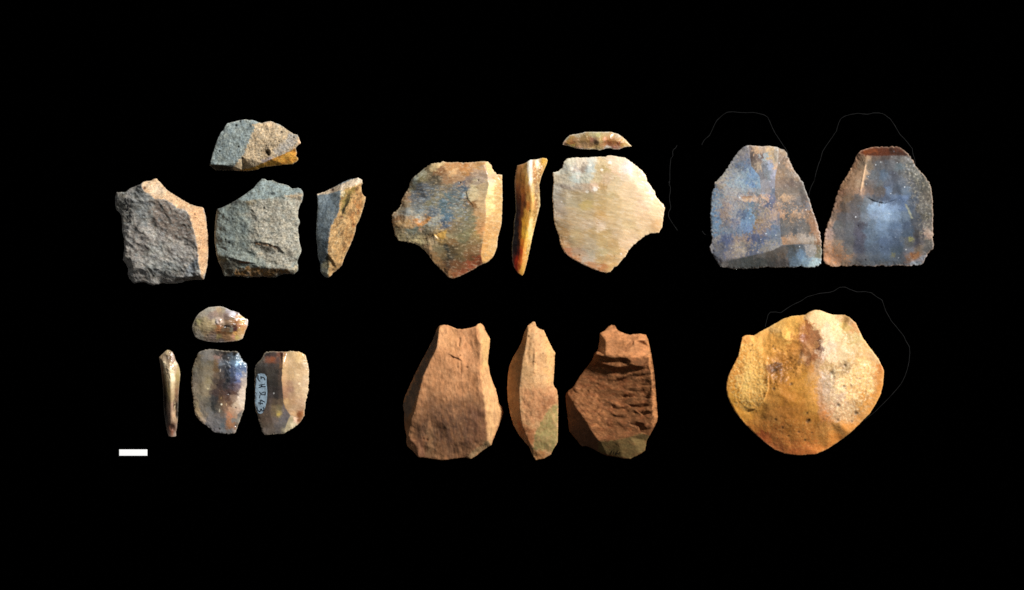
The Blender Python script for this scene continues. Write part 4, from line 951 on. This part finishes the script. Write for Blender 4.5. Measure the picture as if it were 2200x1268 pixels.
s.paint("""130: 280 60 52 50, 360 80 65 60, 440 120 75 55, 490 150 105 60, 570 175 145 100, 650 195 160 110, 720 205 165 100
200: 200 105 95 85, 280 130 75 48, 350 140 75 40, 420 95 72 65, 470 120 80 50, 510 195 155 100, 600 185 150 105, 700 200 165 110, 770 185 150 95
280: 150 85 78 70, 240 75 68 62, 340 68 60 55, 420 80 68 60, 460 120 85 55, 500 190 150 100, 600 180 145 100, 700 175 140 95, 790 190 160 120
360: 150 75 70 62, 250 78 70 62, 340 75 68 60, 420 65 58 52, 452 90 72 60, 490 195 155 105, 580 180 145 100, 690 190 155 110, 790 195 160 115
440: 150 75 70 62, 300 72 66 58, 380 68 60 54, 450 90 72 60, 480 200 155 105, 580 180 145 100, 690 190 155 110, 790 195 165 125
520: 150 75 70 62, 310 62 56 50, 390 60 54 48, 450 85 70 58, 490 190 145 100, 570 165 125 90, 670 180 145 105, 780 190 158 120
600: 150 75 70 62, 310 68 60 55, 390 60 52 48, 455 80 66 58, 500 170 125 90, 580 155 115 88, 680 180 148 108, 790 195 165 125
680: 150 80 72 64, 310 80 70 66, 390 62 54 50, 465 82 68 60, 510 165 120 85, 600 165 128 92, 700 185 150 110, 780 190 160 120
760: 150 90 78 68, 310 95 80 72, 380 95 78 62, 450 105 85 65, 520 180 140 90, 620 170 130 90, 720 175 140 105
840: 150 100 84 72, 290 110 92 80, 360 125 105 75, 440 125 108 75, 510 120 105 98, 560 165 130 90, 650 170 135 98, 730 165 130 95
920: 190 120 98 80, 290 115 95 80, 360 120 100 75, 430 165 140 80, 510 115 105 105, 570 125 112 105, 640 185 145 100, 710 140 80 35, 750 165 110 60
1000: 200 105 85 68, 300 120 98 82, 380 118 102 92, 470 115 108 108, 550 110 102 102, 610 165 148 110, 650 230 185 150, 700 150 95 50
1080: 230 105 88 72, 330 115 98 82, 420 115 106 102, 510 115 108 100, 560 165 150 115, 620 210 190 150
1150: 240 125 110 98, 340 112 98 85, 430 115 105 98, 500 155 142 115""", 2.5, 8, bright=1.02, facets=[[(490,60),(860,60),(860,900),(760,1010),(640,960),(585,940),(520,850),(492,760),(480,600),(470,460),(480,300)],[(585,940),(640,960),(760,1010),(640,1150),(490,1220),(505,1160),(530,1060)]])
s.blob(425,930,28,22,0,(206,176,92),0.8).blob(685,405,24,14,30,(232,204,160),0.8).blob(705,520,18,16,0,(240,214,170),0.8).blob(685,125,24,10,30,(240,210,150),0.8).blob(365,650,10,14,0,(200,196,190),0.7).blob(480,345,9,20,0,(220,182,130),0.7)
s.specks(30, 0.7, 1.3, (196,168,126), 0.45, 7).grain(0.06, 3).rim((214,196,166), 1.8, 0.65)
o = s.build(M_GLASSY, 'small brown flint flake with pale blue number label on its left edge', 'stone', GS)
st = s.sticker('number_label', [(150,395),(190,385),(240,392),(268,430),(268,520),(278,620),(270,760),(245,850),(215,910),(185,925),(152,910),(125,850),(112,760),(114,650),(122,540),(127,450)], M_PAPER, o)
Q = lambda pts: [(535 + a / 12.077, 795 + b / 12.077) for a, b in pts]
nb = s.ink('handwritten_number', [
  Q([(240,130),(242,220),(270,275),(300,290)]), Q([(310,170),(350,180),(400,200),(425,265)]), Q([(315,165),(330,235)]),
  Q([(270,390),(420,365)]), Q([(255,455),(340,430),(440,425)]), Q([(330,375),(335,430)]),
  Q([(430,560),(435,640),(330,635),(295,590),(280,560)]), Q([(300,640),(280,725)]), Q([(415,560),(330,600)]),
  Q([(310,770),(420,830)]), Q([(300,780),(300,900)]), Q([(250,845),(370,870)]),
  Q([(205,960),(235,1040),(290,1085)]), Q([(320,1000),(350,1050),(395,1060)]), Q([(375,965),(395,1000),(395,1060)]), Q([(325,1000),(290,1085)])], 1.9, M_INK, st, 1.2)

# ================================================================== terracotta-coloured flake, three views
GT = 'terracotta-coloured flake pieces'
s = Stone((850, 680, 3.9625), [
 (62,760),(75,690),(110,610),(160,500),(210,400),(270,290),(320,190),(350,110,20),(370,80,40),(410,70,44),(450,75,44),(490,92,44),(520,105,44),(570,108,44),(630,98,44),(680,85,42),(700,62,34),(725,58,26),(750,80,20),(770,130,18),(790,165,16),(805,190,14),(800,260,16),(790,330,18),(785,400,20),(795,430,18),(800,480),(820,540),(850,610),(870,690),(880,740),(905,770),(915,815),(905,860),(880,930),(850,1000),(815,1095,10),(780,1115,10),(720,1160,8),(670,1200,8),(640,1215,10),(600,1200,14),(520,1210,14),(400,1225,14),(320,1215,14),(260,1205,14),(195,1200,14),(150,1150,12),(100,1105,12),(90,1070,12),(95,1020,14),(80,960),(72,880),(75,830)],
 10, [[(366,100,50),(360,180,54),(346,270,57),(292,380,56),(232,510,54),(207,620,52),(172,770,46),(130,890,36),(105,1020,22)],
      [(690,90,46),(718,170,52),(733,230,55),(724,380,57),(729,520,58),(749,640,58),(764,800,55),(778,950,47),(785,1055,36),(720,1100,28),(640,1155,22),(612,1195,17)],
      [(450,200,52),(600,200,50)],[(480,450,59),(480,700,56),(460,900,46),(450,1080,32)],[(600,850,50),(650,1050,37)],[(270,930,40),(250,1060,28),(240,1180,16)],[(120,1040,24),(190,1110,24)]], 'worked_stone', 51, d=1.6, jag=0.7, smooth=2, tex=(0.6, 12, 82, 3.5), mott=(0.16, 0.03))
MAIN = [(366,95),(690,85),(733,230),(729,520),(764,800),(785,1055),(612,1200),(250,1200),(105,1025),(172,770),(207,620),(292,380)]
s.noise(1.8, 30, 3).noise(0.4, 7, 4, 82, 4.0, poly=MAIN, seed=2).noise(0.2, 4, 3, seed=3)
s.step([(580,385),(560,372),(530,352),(500,345),(470,325),(430,312)], 14, 3.5).bowl(330,1000,110,120,20,4).bowl(200,1120,80,70,0,3).bowl(560,640,150,220,10,3).bowl(640,300,80,160,5,3).bowl(460,180,110,120,0,4).bowl(630,190,90,110,0,3).crease([(545,190),(540,250)],2.5,2.5).crease([(555,380),(558,500)],2,1.5).bowl(720,150,30,80,-10,4)
s.base([(180,120,72),(198,136,84),(208,148,94)], 24, contrast=1.2)
s.zone([(300,700),(780,720),(790,1060),(600,1200),(250,1200),(110,1030),(180,800)], (98,67,46), 36, 14, 30, 0.95)  # shade of the lower face put into the stone colour
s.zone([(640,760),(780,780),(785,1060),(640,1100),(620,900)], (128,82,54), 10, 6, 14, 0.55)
s.zone([(100,1030),(250,1050),(250,1200),(190,1200)], (134,86,58), 6, 5, 12, 0.7).zone([(260,930),(330,950),(340,1200),(260,1200)], (158,118,76), 6, 5, 12, 0.5)
s.zone([(370,80),(520,100),(540,300),(370,290)], (210,150,92), 10, 6, 14, 0.6).zone([(690,60),(730,60),(800,190),(790,420),(910,800),(810,1100),(785,1050),(764,800),(729,520),(733,230)], (214,162,100), 2.5, 2, 8, 0.8)  # top and right edge painted lighter where the light strikes
s.zone([(735,180),(800,190),(785,420),(735,480)], (212,168,98), 4, 3, 8, 0.6).zone([(785,1055),(815,1095),(640,1215),(612,1195),(640,1155)], (176,142,94), 2, 2, 6, 0.8)
s.zone([(60,760),(350,110),(362,180),(345,270),(230,510),(205,620),(140,800),(80,900)], (128,106,82), 2, 2, 8, 0.9)  # left facet painted darker as the shaded side
s.patch((140,92,54), 7, 0.25, 0.2, 0.5, 75, 2.5, poly=MAIN).patch((212,164,110), 5, 0.3, 0.2, 0.12, 75, 2, poly=MAIN, seed=2)
s.pits([(610,430,10),(530,430,6),(550,330,8),(270,1050,10),(240,1040,7)], (110,66,36), 0.8).grain(0.10, 3)
s.C *= np.array((0.97, 1.02, 1.22))
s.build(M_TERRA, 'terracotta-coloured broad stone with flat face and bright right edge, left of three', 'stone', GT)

s = Stone((1075, 680, 3.9625), [
 (58,620),(62,520),(75,430),(105,350),(150,280),(180,220),(205,130,24),(235,75,24),(275,45,22),(295,45,22),(305,80,22),(330,105,20),(370,115,18),(390,165,18),(420,225,16),(450,285,16),(468,310,14),(462,340,14),(462,400,16),(455,500,16),(450,570,18),(460,600,20),(480,620,20),(490,680,22),(492,800,22),(490,950,22),(488,1070,18),(450,1130,14),(430,1175,10),(370,1212,8),(300,1225,8),(275,1180,10),(245,1110,12),(205,1065),(160,1010),(115,930),(85,840),(65,730)],
 12, [[(235,110,36),(222,190,42),(198,320,46),(175,480,49),(160,640,50),(165,800,48),(185,930,42),(235,1060,28),(270,1140,16)],
      [(290,150,40),(300,300,46),(270,480,50),(300,600,50),(280,800,48),(250,950,42)],[(400,300,34),(420,500,36),(420,620,40),(440,690,42)],
      [(475,735,32),(400,795,42),(352,900,40),(295,1000,34),(285,1120,20)],[(110,500,28),(105,640,30),(120,800,28)]], 'worked_stone', 52, d=1.5, jag=0.6, smooth=3, tex=(0.6, 10, 80, 1.5), mott=(0.09, 0.03))
s.noise(1.4, 22, 3).noise(0.3, 7, 4, 80, 1.6, seed=2).noise(0.15, 3.5, 3, seed=3).noise(1.0,9,3,poly=[(170,560),(490,600),(480,740),(350,880),(180,900)],seed=4)
s.step([(210,415),(270,385),(310,370)],6,-3).crease([(295,320),(290,470)],3,-2.5).crease([(245,190),(230,300),(240,380)],4,1.5).bump(455,325,16,22,0,3)
s.base([(186,136,88),(204,152,98),(214,166,112)], 20, contrast=1.1)
s.zone([(58,620),(105,350),(205,130),(222,200),(180,440),(160,640),(175,900),(115,930)], (156,118,78), 4, 3, 10, 0.8).zone([(150,340),(200,240),(215,260),(180,420),(165,640),(140,640)], (112,92,66), 4, 3, 8, 0.6)  # shade of the left facet painted into its colour
s.zone([(380,130),(468,310),(455,560),(400,560),(380,300)], (222,168,100), 8, 5, 12, 0.7)  # upper right painted lighter, as lit
s.zone([(170,610),(490,610),(490,740),(350,900),(180,900)], (178,116,72), 8, 6, 12, 0.75).zone([(330,720),(480,660),(470,750),(390,800),(340,860)], (132,78,44), 6, 5, 10, 0.6)
s.zone([(150,900),(300,960),(290,1120),(240,1100),(160,1010)], (172,96,50), 6, 4, 10, 0.8).zone([(275,1150),(420,1130),(370,1215),(300,1225)], (168,106,52), 5, 4, 8, 0.8)
s.zone([(490,735),(490,1070),(440,1150),(380,1140),(285,1130),(290,1000),(350,900),(400,795)], (148,128,74), 2, 2, 8, 0.95)
s.zone([(190,380),(260,420),(240,520),(180,500)], (170,132,84), 5, 4, 10, 0.5).patch((226,180,130), 5, 0.3, 0.2, 0.15, 80, 2).patch((142,92,54), 6, 0.3, 0.2, 0.4, seed=2)
s.pits([(237,168,10),(362,315,7),(295,390,7)], (112,76,44), 0.7).grain(0.08, 3)
s.C *= np.array((0.97, 1.02, 1.15))
s.build(M_TERRA, 'narrow tan stone with smooth olive lower right facet, middle of the terracotta-coloured three', 'stone', GT)

s = Stone((1200, 680, 3.961), [
 (62,655,22),(85,630,28),(125,600,30),(160,540,24),(200,480,22),(250,420,22),(285,370,24),(305,310,34),(330,290,38),(345,220,40),(350,140,40),(390,120,38),(420,85,36),(450,70,34),(475,75,34),(500,115,34),(550,140,34),(600,155,34),(650,148,34),(700,145,32),(740,155,26),(760,190,18),(775,260),(790,330),(805,420),(818,520),(825,620),(835,740),(843,850),(838,890),(810,950),(775,1010,16),(748,1060,10),(738,1140,6),(700,1170,6),(650,1195,5),(610,1215,5),(550,1210,6),(480,1195,7),(410,1185,7),(340,1155,8),(290,1125,8),(240,1105,8),(195,1105,7),(150,1050,7),(90,975,8),(78,870,10),(65,760,14),(60,700,18)],
 16, [[(80,665,28),(125,740,38),(200,850,44),(270,960,44),(340,1055,38)],[(350,1062,38),(500,1050,36),(600,1020,34),(700,1000,30),(765,1008,22)],
      [(315,315,50),(360,332,56),(400,338,60),(460,352,62),(520,344,62),(585,352,60),(610,400,58),(650,415,58),(700,418,56),(755,400,50)],[(330,350,42),(400,372,46),(480,385,48),(560,385,49)],[(345,375,44),(375,402,48),(480,426,52),(590,420,54)],[(380,440,33),(480,460,35),(600,452,37),(700,455,38),(760,440,40)],
      [(400,200,56),(520,200,57),(650,200,54),(730,200,46)],
      [(770,430,44),(793,500,43),(798,700,43),(803,860,40),(788,960,30)],
      [(340,540,25),(520,560,28),(700,560,34)],[(180,650,30),(300,650,29),(500,680,31),(720,640,36)],[(300,850,40),(450,850,35),(600,850,35),(740,850,38)],[(400,1000,34),(560,970,32)]], 'worked_stone', 53, d=1.6, jag=0.8, smooth=2, tex=(0.6, 10, 8, 2.0), mott=(0.18, 0.04))
FACE = [(310,330),(590,350),(765,410),(800,700),(800,900),(700,995),(345,1055),(120,740),(90,650),(290,400)]
s.noise(3.0, 26, 4, 8, 1.8, poly=FACE).noise(0.9, 16, 4, 5, 2.2, poly=FACE, seed=2, ridged=True).noise(0.4, 5, 4, seed=3).noise(1.6, 7, 4, 40, 3, poly=[(90,640),(330,580),(400,900),(350,1040),(200,860)], seed=6)
s.step([(800,705),(700,690),(600,690),(500,700)],14,-5).step([(800,585),(700,595),(580,605)],12,-5).step([(760,1000),(690,985),(680,940),(560,905)],12,-5).step([(740,860),(640,780),(560,740),(440,740)],12,-4)
s.ripple(380,-900,27,2.6,[(420,470),(800,480),(800,960),(560,1000),(420,760)],16).ripple(-300,300,15,0.9,[(100,650),(330,580),(420,900),(350,1040),(200,860)],6)
s.crease([(660,170),(620,230),(560,290)],4,4).crease([(640,190),(660,300)],4,-3).bowl(450,230,110,110,0,4).bowl(560,375,50,22,10,5).bump(440,100,40,30,0,3)
s.base([(84,52,29),(106,67,38),(130,84,50)], 20, contrast=1.2)  # dark base holds the shade of a face turned from the light
s.zone([(350,130),(450,70),(500,115),(740,150),(770,250),(760,340),(590,345),(320,320),(345,220)], (190,128,82), 4, 3, 10, 0.9).zone([(740,155),(765,190),(843,850),(800,950),(800,600),(765,380)], (188,126,78), 3, 3, 8, 0.85)  # top ledge and right rim painted in their lit tone
s.zone([(90,640),(300,600),(420,800),(380,1000),(340,1050),(200,850)], (138,90,54), 10, 6, 14, 0.7)
s.zone([(62,660),(120,740),(270,960),(345,1062),(340,1155),(195,1105),(90,975)], (108,72,50), 2, 2, 8, 0.92)
s.zone([(345,1062),(500,1052),(700,1000),(775,1010),(738,1140),(610,1215),(340,1155)], (116,94,56), 2, 2, 8, 0.95)
s.patch((118,66,36), 9, 0.15, 0.2, 0.5, 5, 2.5, poly=FACE).patch((166,112,72), 5, 0.32, 0.2, 0.4, 30, 2, poly=FACE, seed=3)
s.zone([(720,350),(765,350),(770,410),(725,415)], (86,52,28), 4, 3, 7, 0.7).zone([(640,170),(660,170),(560,300),(550,280)], (100,62,38), 3, 3, 7, 0.5)
s.grain(0.12, 2.8)
o = s.build(M_TERRA, 'rugged reddish brown stone with rippled face, right of the terracotta-coloured three', 'stone', GT)
Q = lambda pts: [(1290 + a / 31.43, 950 + b / 31.43) for a, b in pts]
s.ink('handwritten_number', [Q([(780,570),(740,690),(710,800)]), Q([(925,620),(900,700),(860,800)]), Q([(1180,570),(1060,690),(1000,780),(1060,840),(1150,800),(1160,740),(1060,740)]), Q([(1320,680),(1260,780),(1215,850)])], 1.5, M_BROWN_INK, o)

# ================================================================== big ochre piece
s = Stone((1540, 650, 3.729), [
 (75,640,38),(90,580,38),(130,500,38),(165,430,36),(185,350,32),(200,280,28),(225,262,26),(265,260,24),(295,265),(340,235),(410,200),(470,165),(530,130),(600,108),(700,100),(740,75),(780,60),(825,62),(870,80),(930,98),(1020,98),(1060,120,30),(1110,165,30),(1135,220,30),(1170,290,30),(1230,370,30),(1290,450,30),(1335,545,30),(1328,650,30),(1310,730,30),(1270,810,30),(1220,890,30),(1150,960,30),(1070,1040,30),(980,1110),(880,1175,22),(790,1215,24),(660,1225,24),(540,1210,24),(460,1180,25),(380,1120,28),(290,1040,30),(210,960,32),(140,870,34),(85,760,36),(72,690,38)],
 18, [[(300,340,34),(390,450,48),(408,560,54),(408,690,56),(372,790,52),(300,850,44),(230,868,36)],
      [(700,180,40),(820,330,52),(830,450,58),(800,600,64),(740,700,66),(800,820,62),(880,920,56)],
      [(560,250,46),(640,400,52),(560,600,58),(450,700,60)],[(600,800,64),(600,950,54),(620,1100,38)],
      [(1000,250,42),(1050,450,48),(950,620,56),(1000,800,50)],[(1200,550,36),(1180,750,34),(1050,920,36)],[(400,950,46),(350,900,42)],[(900,150,36)]], 'flint_core', 61, d=1.8, jag=0.6, smooth=10, tex=(0.8, 10, 0, 1.0), mott=(0.08, 0.03))
RL = [(80,640),(200,290),(330,330),(400,560),(405,690),(370,790),(300,850),(170,850)]
s.noise(2.2, 40, 3).noise(0.9, 5, 4, poly=RL, seed=2).noise(2.2, 12, 4, 150, 2.0, poly=[(420,330),(700,380),(680,560),(440,700),(400,520)], seed=3).noise(0.8, 7, 4, poly=[(780,480),(1250,480),(1280,760),(1100,960),(880,1000),(760,720)], seed=4).noise(0.3, 5, 3, seed=5)
s.step([(405,560),(408,690),(372,790),(300,850),(225,868)], 8, 4).noise(2.2, 9, 4, 150, 1.7, poly=[(420,480),(560,440),(650,450),(620,560),(520,650),(440,690)], seed=14).bowl(740,280,80,130,-15,4).crease([(690,390),(670,480),(640,560)], 5, -1.5).bowl(600,230,90,70,-30,4).bowl(570,470,190,170,-35,9).bowl(470,330,90,60,-30,3).noise(1.6, 15, 4, 150, 1.5, poly=[(300,260),(700,110),(680,560),(440,700),(400,400)], seed=9)
s.paint("""130: 600 215 165 80, 680 215 160 80, 760 220 185 140, 840 225 195 150, 920 225 195 150, 980 205 170 125, 1040 190 150 95, 1090 170 130 80
200: 450 225 180 110, 530 220 170 90, 600 215 160 75, 680 190 130 65, 740 165 100 50, 800 215 180 135, 880 222 198 165, 960 225 195 145, 1030 195 160 90, 1110 200 145 85
280: 230 215 150 70, 330 220 165 85, 430 220 160 75, 550 235 185 95, 640 195 135 60, 700 160 95 50, 760 180 120 75, 810 170 115 75, 880 220 195 160, 970 220 190 145, 1060 180 150 85, 1140 190 165 105
360: 220 220 160 75, 320 225 170 85, 430 210 150 65, 520 215 155 70, 600 205 140 60, 700 170 110 60, 770 190 135 85, 820 125 80 60, 880 210 190 165, 980 215 185 145, 1080 200 165 115, 1190 200 160 95
440: 180 220 155 70, 280 230 175 90, 370 215 155 70, 450 200 140 60, 540 180 120 45, 620 190 130 55, 700 195 150 110, 760 165 105 60, 830 195 165 140, 920 215 185 150, 1020 205 180 140, 1120 195 155 95, 1240 205 165 115
520: 150 215 150 65, 250 235 185 100, 350 225 170 85, 420 150 95 35, 470 120 75 30, 560 180 120 45, 640 205 145 65, 720 195 135 65, 800 195 155 115, 880 190 155 105, 960 195 160 110, 1020 165 135 95, 1120 225 185 125, 1230 220 175 110, 1310 200 125 50
600: 120 210 145 60, 220 235 190 110, 320 230 180 95, 400 190 130 50, 500 165 110 40, 600 195 135 50, 700 205 145 55, 780 205 155 95, 850 195 170 150, 920 165 140 110, 1000 225 190 135, 1100 225 185 125, 1220 225 180 115, 1300 205 140 65
680: 120 215 150 55, 220 235 190 105, 330 230 180 95, 430 195 135 50, 540 195 130 45, 640 200 140 50, 730 205 145 60, 800 195 155 120, 890 190 165 145, 970 215 185 140, 1080 215 170 110, 1200 225 185 120, 1290 210 140 60
760: 130 220 160 60, 230 225 175 90, 330 225 170 85, 420 200 140 60, 530 195 130 45, 640 200 135 45, 740 205 145 60, 820 185 140 105, 900 195 165 135, 980 195 165 140, 1080 220 180 120, 1190 205 145 65, 1260 215 150 70
840: 150 215 150 50, 250 225 170 80, 340 205 145 60, 430 190 130 55, 540 190 125 50, 660 195 130 50, 760 205 145 60, 840 185 130 85, 920 190 150 115, 1000 205 170 130, 1090 190 150 105, 1170 200 155 95, 1230 210 145 65
920: 230 215 150 55, 330 205 140 60, 440 185 125 55, 560 185 120 45, 680 190 125 45, 780 200 135 50, 870 205 135 75, 960 195 155 115, 1050 205 165 120, 1140 205 145 75
1000: 280 205 130 50, 380 205 132 55, 500 188 118 50, 620 195 126 50, 740 198 130 54, 860 205 142 68, 960 200 142 72, 1070 212 142 62
1080: 370 180 92 42, 480 198 124 56, 600 195 125 52, 720 195 125 52, 840 205 138 60, 960 210 134 54
1160: 470 182 105 54, 600 202 122 58, 720 205 122 54, 840 210 128 52
1205: 600 195 108 48, 720 205 116 52""", 16, 20, bright=1.0, sat=0.95, con=0.3, tint=(1.0, 0.935, 0.82))  # lowest rows painted lighter to offset the shade on the slope
s.patch((90,58,26), 6, 0.3, 0.14, 0.6, 150, 1.8, poly=[(420,470),(640,440),(650,500),(540,620),(440,690)], seed=2)
s.patch((236,192,116), 6, 0.15, 0.18, 0.7, poly=RL, seed=3).patch((180,120,48), 5, 0.28, 0.15, 0.45, poly=RL, seed=4)
s.patch((234,206,160), 6, 0.2, 0.18, 0.65, poly=[(860,500),(1280,480),(1250,800),(1060,960),(900,900)], seed=5).patch((176,134,92), 6, 0.25, 0.15, 0.6, poly=[(800,480),(1280,480),(1280,760),(1100,960),(880,980),(760,720)], seed=6)
s.patch((150,86,36), 5, 0.3, 0.2, 0.45, poly=[(400,900),(900,900),(880,1150),(500,1180)], seed=7).patch((216,160,88), 5, 0.3, 0.2, 0.45, poly=[(300,900),(980,960),(860,1180),(460,1160)], seed=8)
s.zone([(1140,840),(1240,740),(1220,800),(1150,880)], (206,138,58), 4, 4, 10, 0.7)
s.pits([(460,540,16),(450,690,16),(590,650,14),(720,950,18),(715,885,11),(730,940,13),(910,560,18),(1020,500,12),(1110,885,18),(965,940,12),(1075,950,10),(1010,670,10),(1070,665,9),(465,935,12),(520,1000,10),(650,1035,11),(755,1040,8),(700,1100,9),(430,500,10),(460,370,9),(280,340,8),(265,385,8),(445,350,8),(965,820,16),(565,1070,7)], (66,50,34), 0.5, 0.85)
s.specks(120, 0.8, 2.0, (96,62,30), 0.55, 7, poly=[(400,300),(700,300),(1200,520),(1150,900),(900,1120),(450,1120),(400,700)]).specks(60, 0.8, 1.8, (244,214,150), 0.6, 8, poly=RL)
s.grain(0.12, 2.8).rim((232,196,140), 1.8, 0.4)
s.build(M_YELLOW, 'big ochre and cream flint piece with rounded lower end, at lower right', 'stone', None)

# ================================================================== thin drawn outlines and the scale bar
def line_object(name, pts, width, label, group):
    q, _ = resample([(a, b) for a, b in pts], 2.5, closed=False)
    q[:, 0] += 0.3 * fbm(q[:, 0], q[:, 1], 8, 2, seed=3); q[:, 1] += 0.3 * fbm(q[:, 0], q[:, 1], 8, 2, seed=4)
    t = np.gradient(q, axis=0); t /= np.hypot(t[:, 0], t[:, 1])[:, None] + 1e-9
    nn = np.stack([-t[:, 1], t[:, 0]], 1)
    wv = width * (1 + 0.35 * fbm(q[:, 0], q[:, 1], 12, 2, seed=9)) / 2
    org = q.mean(0)
    V, F = [], []
    for i in range(len(q)):
        for a, z in ((-1, 0.05), (-0.6, 0.7), (0.6, 0.7), (1, 0.05)):
            p = q[i] + nn[i] * wv[i] * a
            V.append(((p[0] - org[0]) * S, (org[1] - p[1]) * S, z * S))
    for i in range(len(q) - 1):
        for k in range(3):
            a = i * 4 + k
            F.append((a, a + 1, a + 5, a + 4))
    F += [(3, 2, 1, 0), tuple(len(V) - 4 + k for k in range(4))]
    me = bpy.data.meshes.new(name); me.from_pydata(V, [], F); me.update()
    me.materials.append(M_LINE)
    o = bpy.data.objects.new(name, me); COL.objects.link(o)
    o.location = ((org[0] - CX) * S, (CY - org[1]) * S, 0)
    o['label'] = label; o['category'] = 'outline'; o['group'] = group
    return o


GL = 'thin grey outlines drawn on the black board'
def Z(x0, y0, k, pts): return [(x0 + a / k, y0 + b / k) for a, b in pts]
LW = 1.25
line_object('drawn_outline', Z(1420, 220, 7.043, [(242,650),(220,690),(185,720),(175,750),(182,810),(150,850),(138,960),(134,1060),(135,1170),(122,1220),(125,1268)]) + Z(1420, 380, 9.057, [(175,60),(150,110),(182,200),(180,300),(162,390),(172,480),(192,600),(150,690),(145,770),(200,870),(270,970),(320,1045)]), LW,
  'thin grey drawn line curving down between pale agate and blue chert', GL)
line_object('drawn_outline', Z(1420, 220, 7.043, [(615,645),(655,570),(730,505),(765,440),(800,360),(840,280),(935,190),(1000,152),(1080,143),(1180,152),(1280,158),(1400,152),(1500,175),(1560,190),(1615,225),(1650,300),(1690,400),(1740,490),(1790,560),(1840,640),(1885,700),(1910,745),(1935,840),(1950,900)]), LW,
  'thin grey drawn outline arching over the blue chert flake with cream crusts', GL)
line_object('drawn_outline', Z(1420, 380, 9.057, [(800,1055),(840,1115),(870,1130),(930,1133)]), LW,
  'very short grey drawn tick at the left edge of the crusted blue chert flake', GL)
line_object('drawn_outline', list(reversed(Z(1720, 380, 9.057, [(285,0),(265,80),(215,170),(180,260),(160,370)]))) + Z(1720, 220, 7.043, [(205,1190),(235,1060),(270,940),(300,870),(330,745),(400,640),(470,540),(545,430),(565,340),(610,245),(680,205),(780,180),(870,168),(1010,182),(1100,162),(1190,160),(1260,180),(1360,255),(1430,360),(1500,480),(1590,575),(1690,700),(1698,780),(1725,850),(1738,930)]), LW,
  'thin grey drawn outline arching over the dark blue chert flake with orange edge', GL)
line_object('drawn_outline', Z(1720, 380, 9.057, [(398,1105),(425,1090),(450,1070)]), LW,
  'tiny grey drawn tick in the gap between the two blue chert flakes', GL)
line_object('drawn_outline', Z(1620, 600, 6.111, [(145,630),(165,540),(185,465),(215,432),(290,432),(350,442),(430,385),(510,335),(610,290),(700,230),(860,187),(1000,172),(1050,155),(1125,105),(1200,105),(1260,135),(1350,167),(1450,163),(1540,178),(1600,225),(1680,275),(1730,420),(1800,545),(1880,640),(1960,740),(2000,820),(2040,890),(2045,970),(2035,1060)]) + Z(1800, 720, 5.761, [(885,310),(860,420),(830,510),(790,590),(730,670),(640,770),(540,870),(460,950),(370,1020),(330,1055)]), LW,
  'thin grey drawn outline arching around the big ochre flint piece', GL)

x0, x1, y0, y1 = 256.0, 316.5, 965.8, 979.4
h = 3.0; bv = 0.35
V = []
for z, e in ((0.1, 0), (h - bv, 0), (h, bv)):
    V += [((a - 286.25) * S, (972.6 - b) * S, z * S) for a, b in ((x0 + e, y1 - e), (x1 - e, y1 - e), (x1 - e, y0 + e), (x0 + e, y0 + e))]
F = [(3, 2, 1, 0), (8, 9, 10, 11)]
for r in (0, 4):
    F += [(r + k, r + (k + 1) % 4, r + 4 + (k + 1) % 4, r + 4 + k) for k in range(4)]
me = bpy.data.meshes.new('scale_bar'); me.from_pydata(V, [], F); me.update(); me.materials.append(M_WHITE)
o = bpy.data.objects.new('scale_bar', me); COL.objects.link(o); o.location = ((286.25 - CX) * S, (CY - 972.6) * S, 0)
o['label'] = 'small plain white rectangular scale bar at lower left'; o['category'] = 'scale bar'
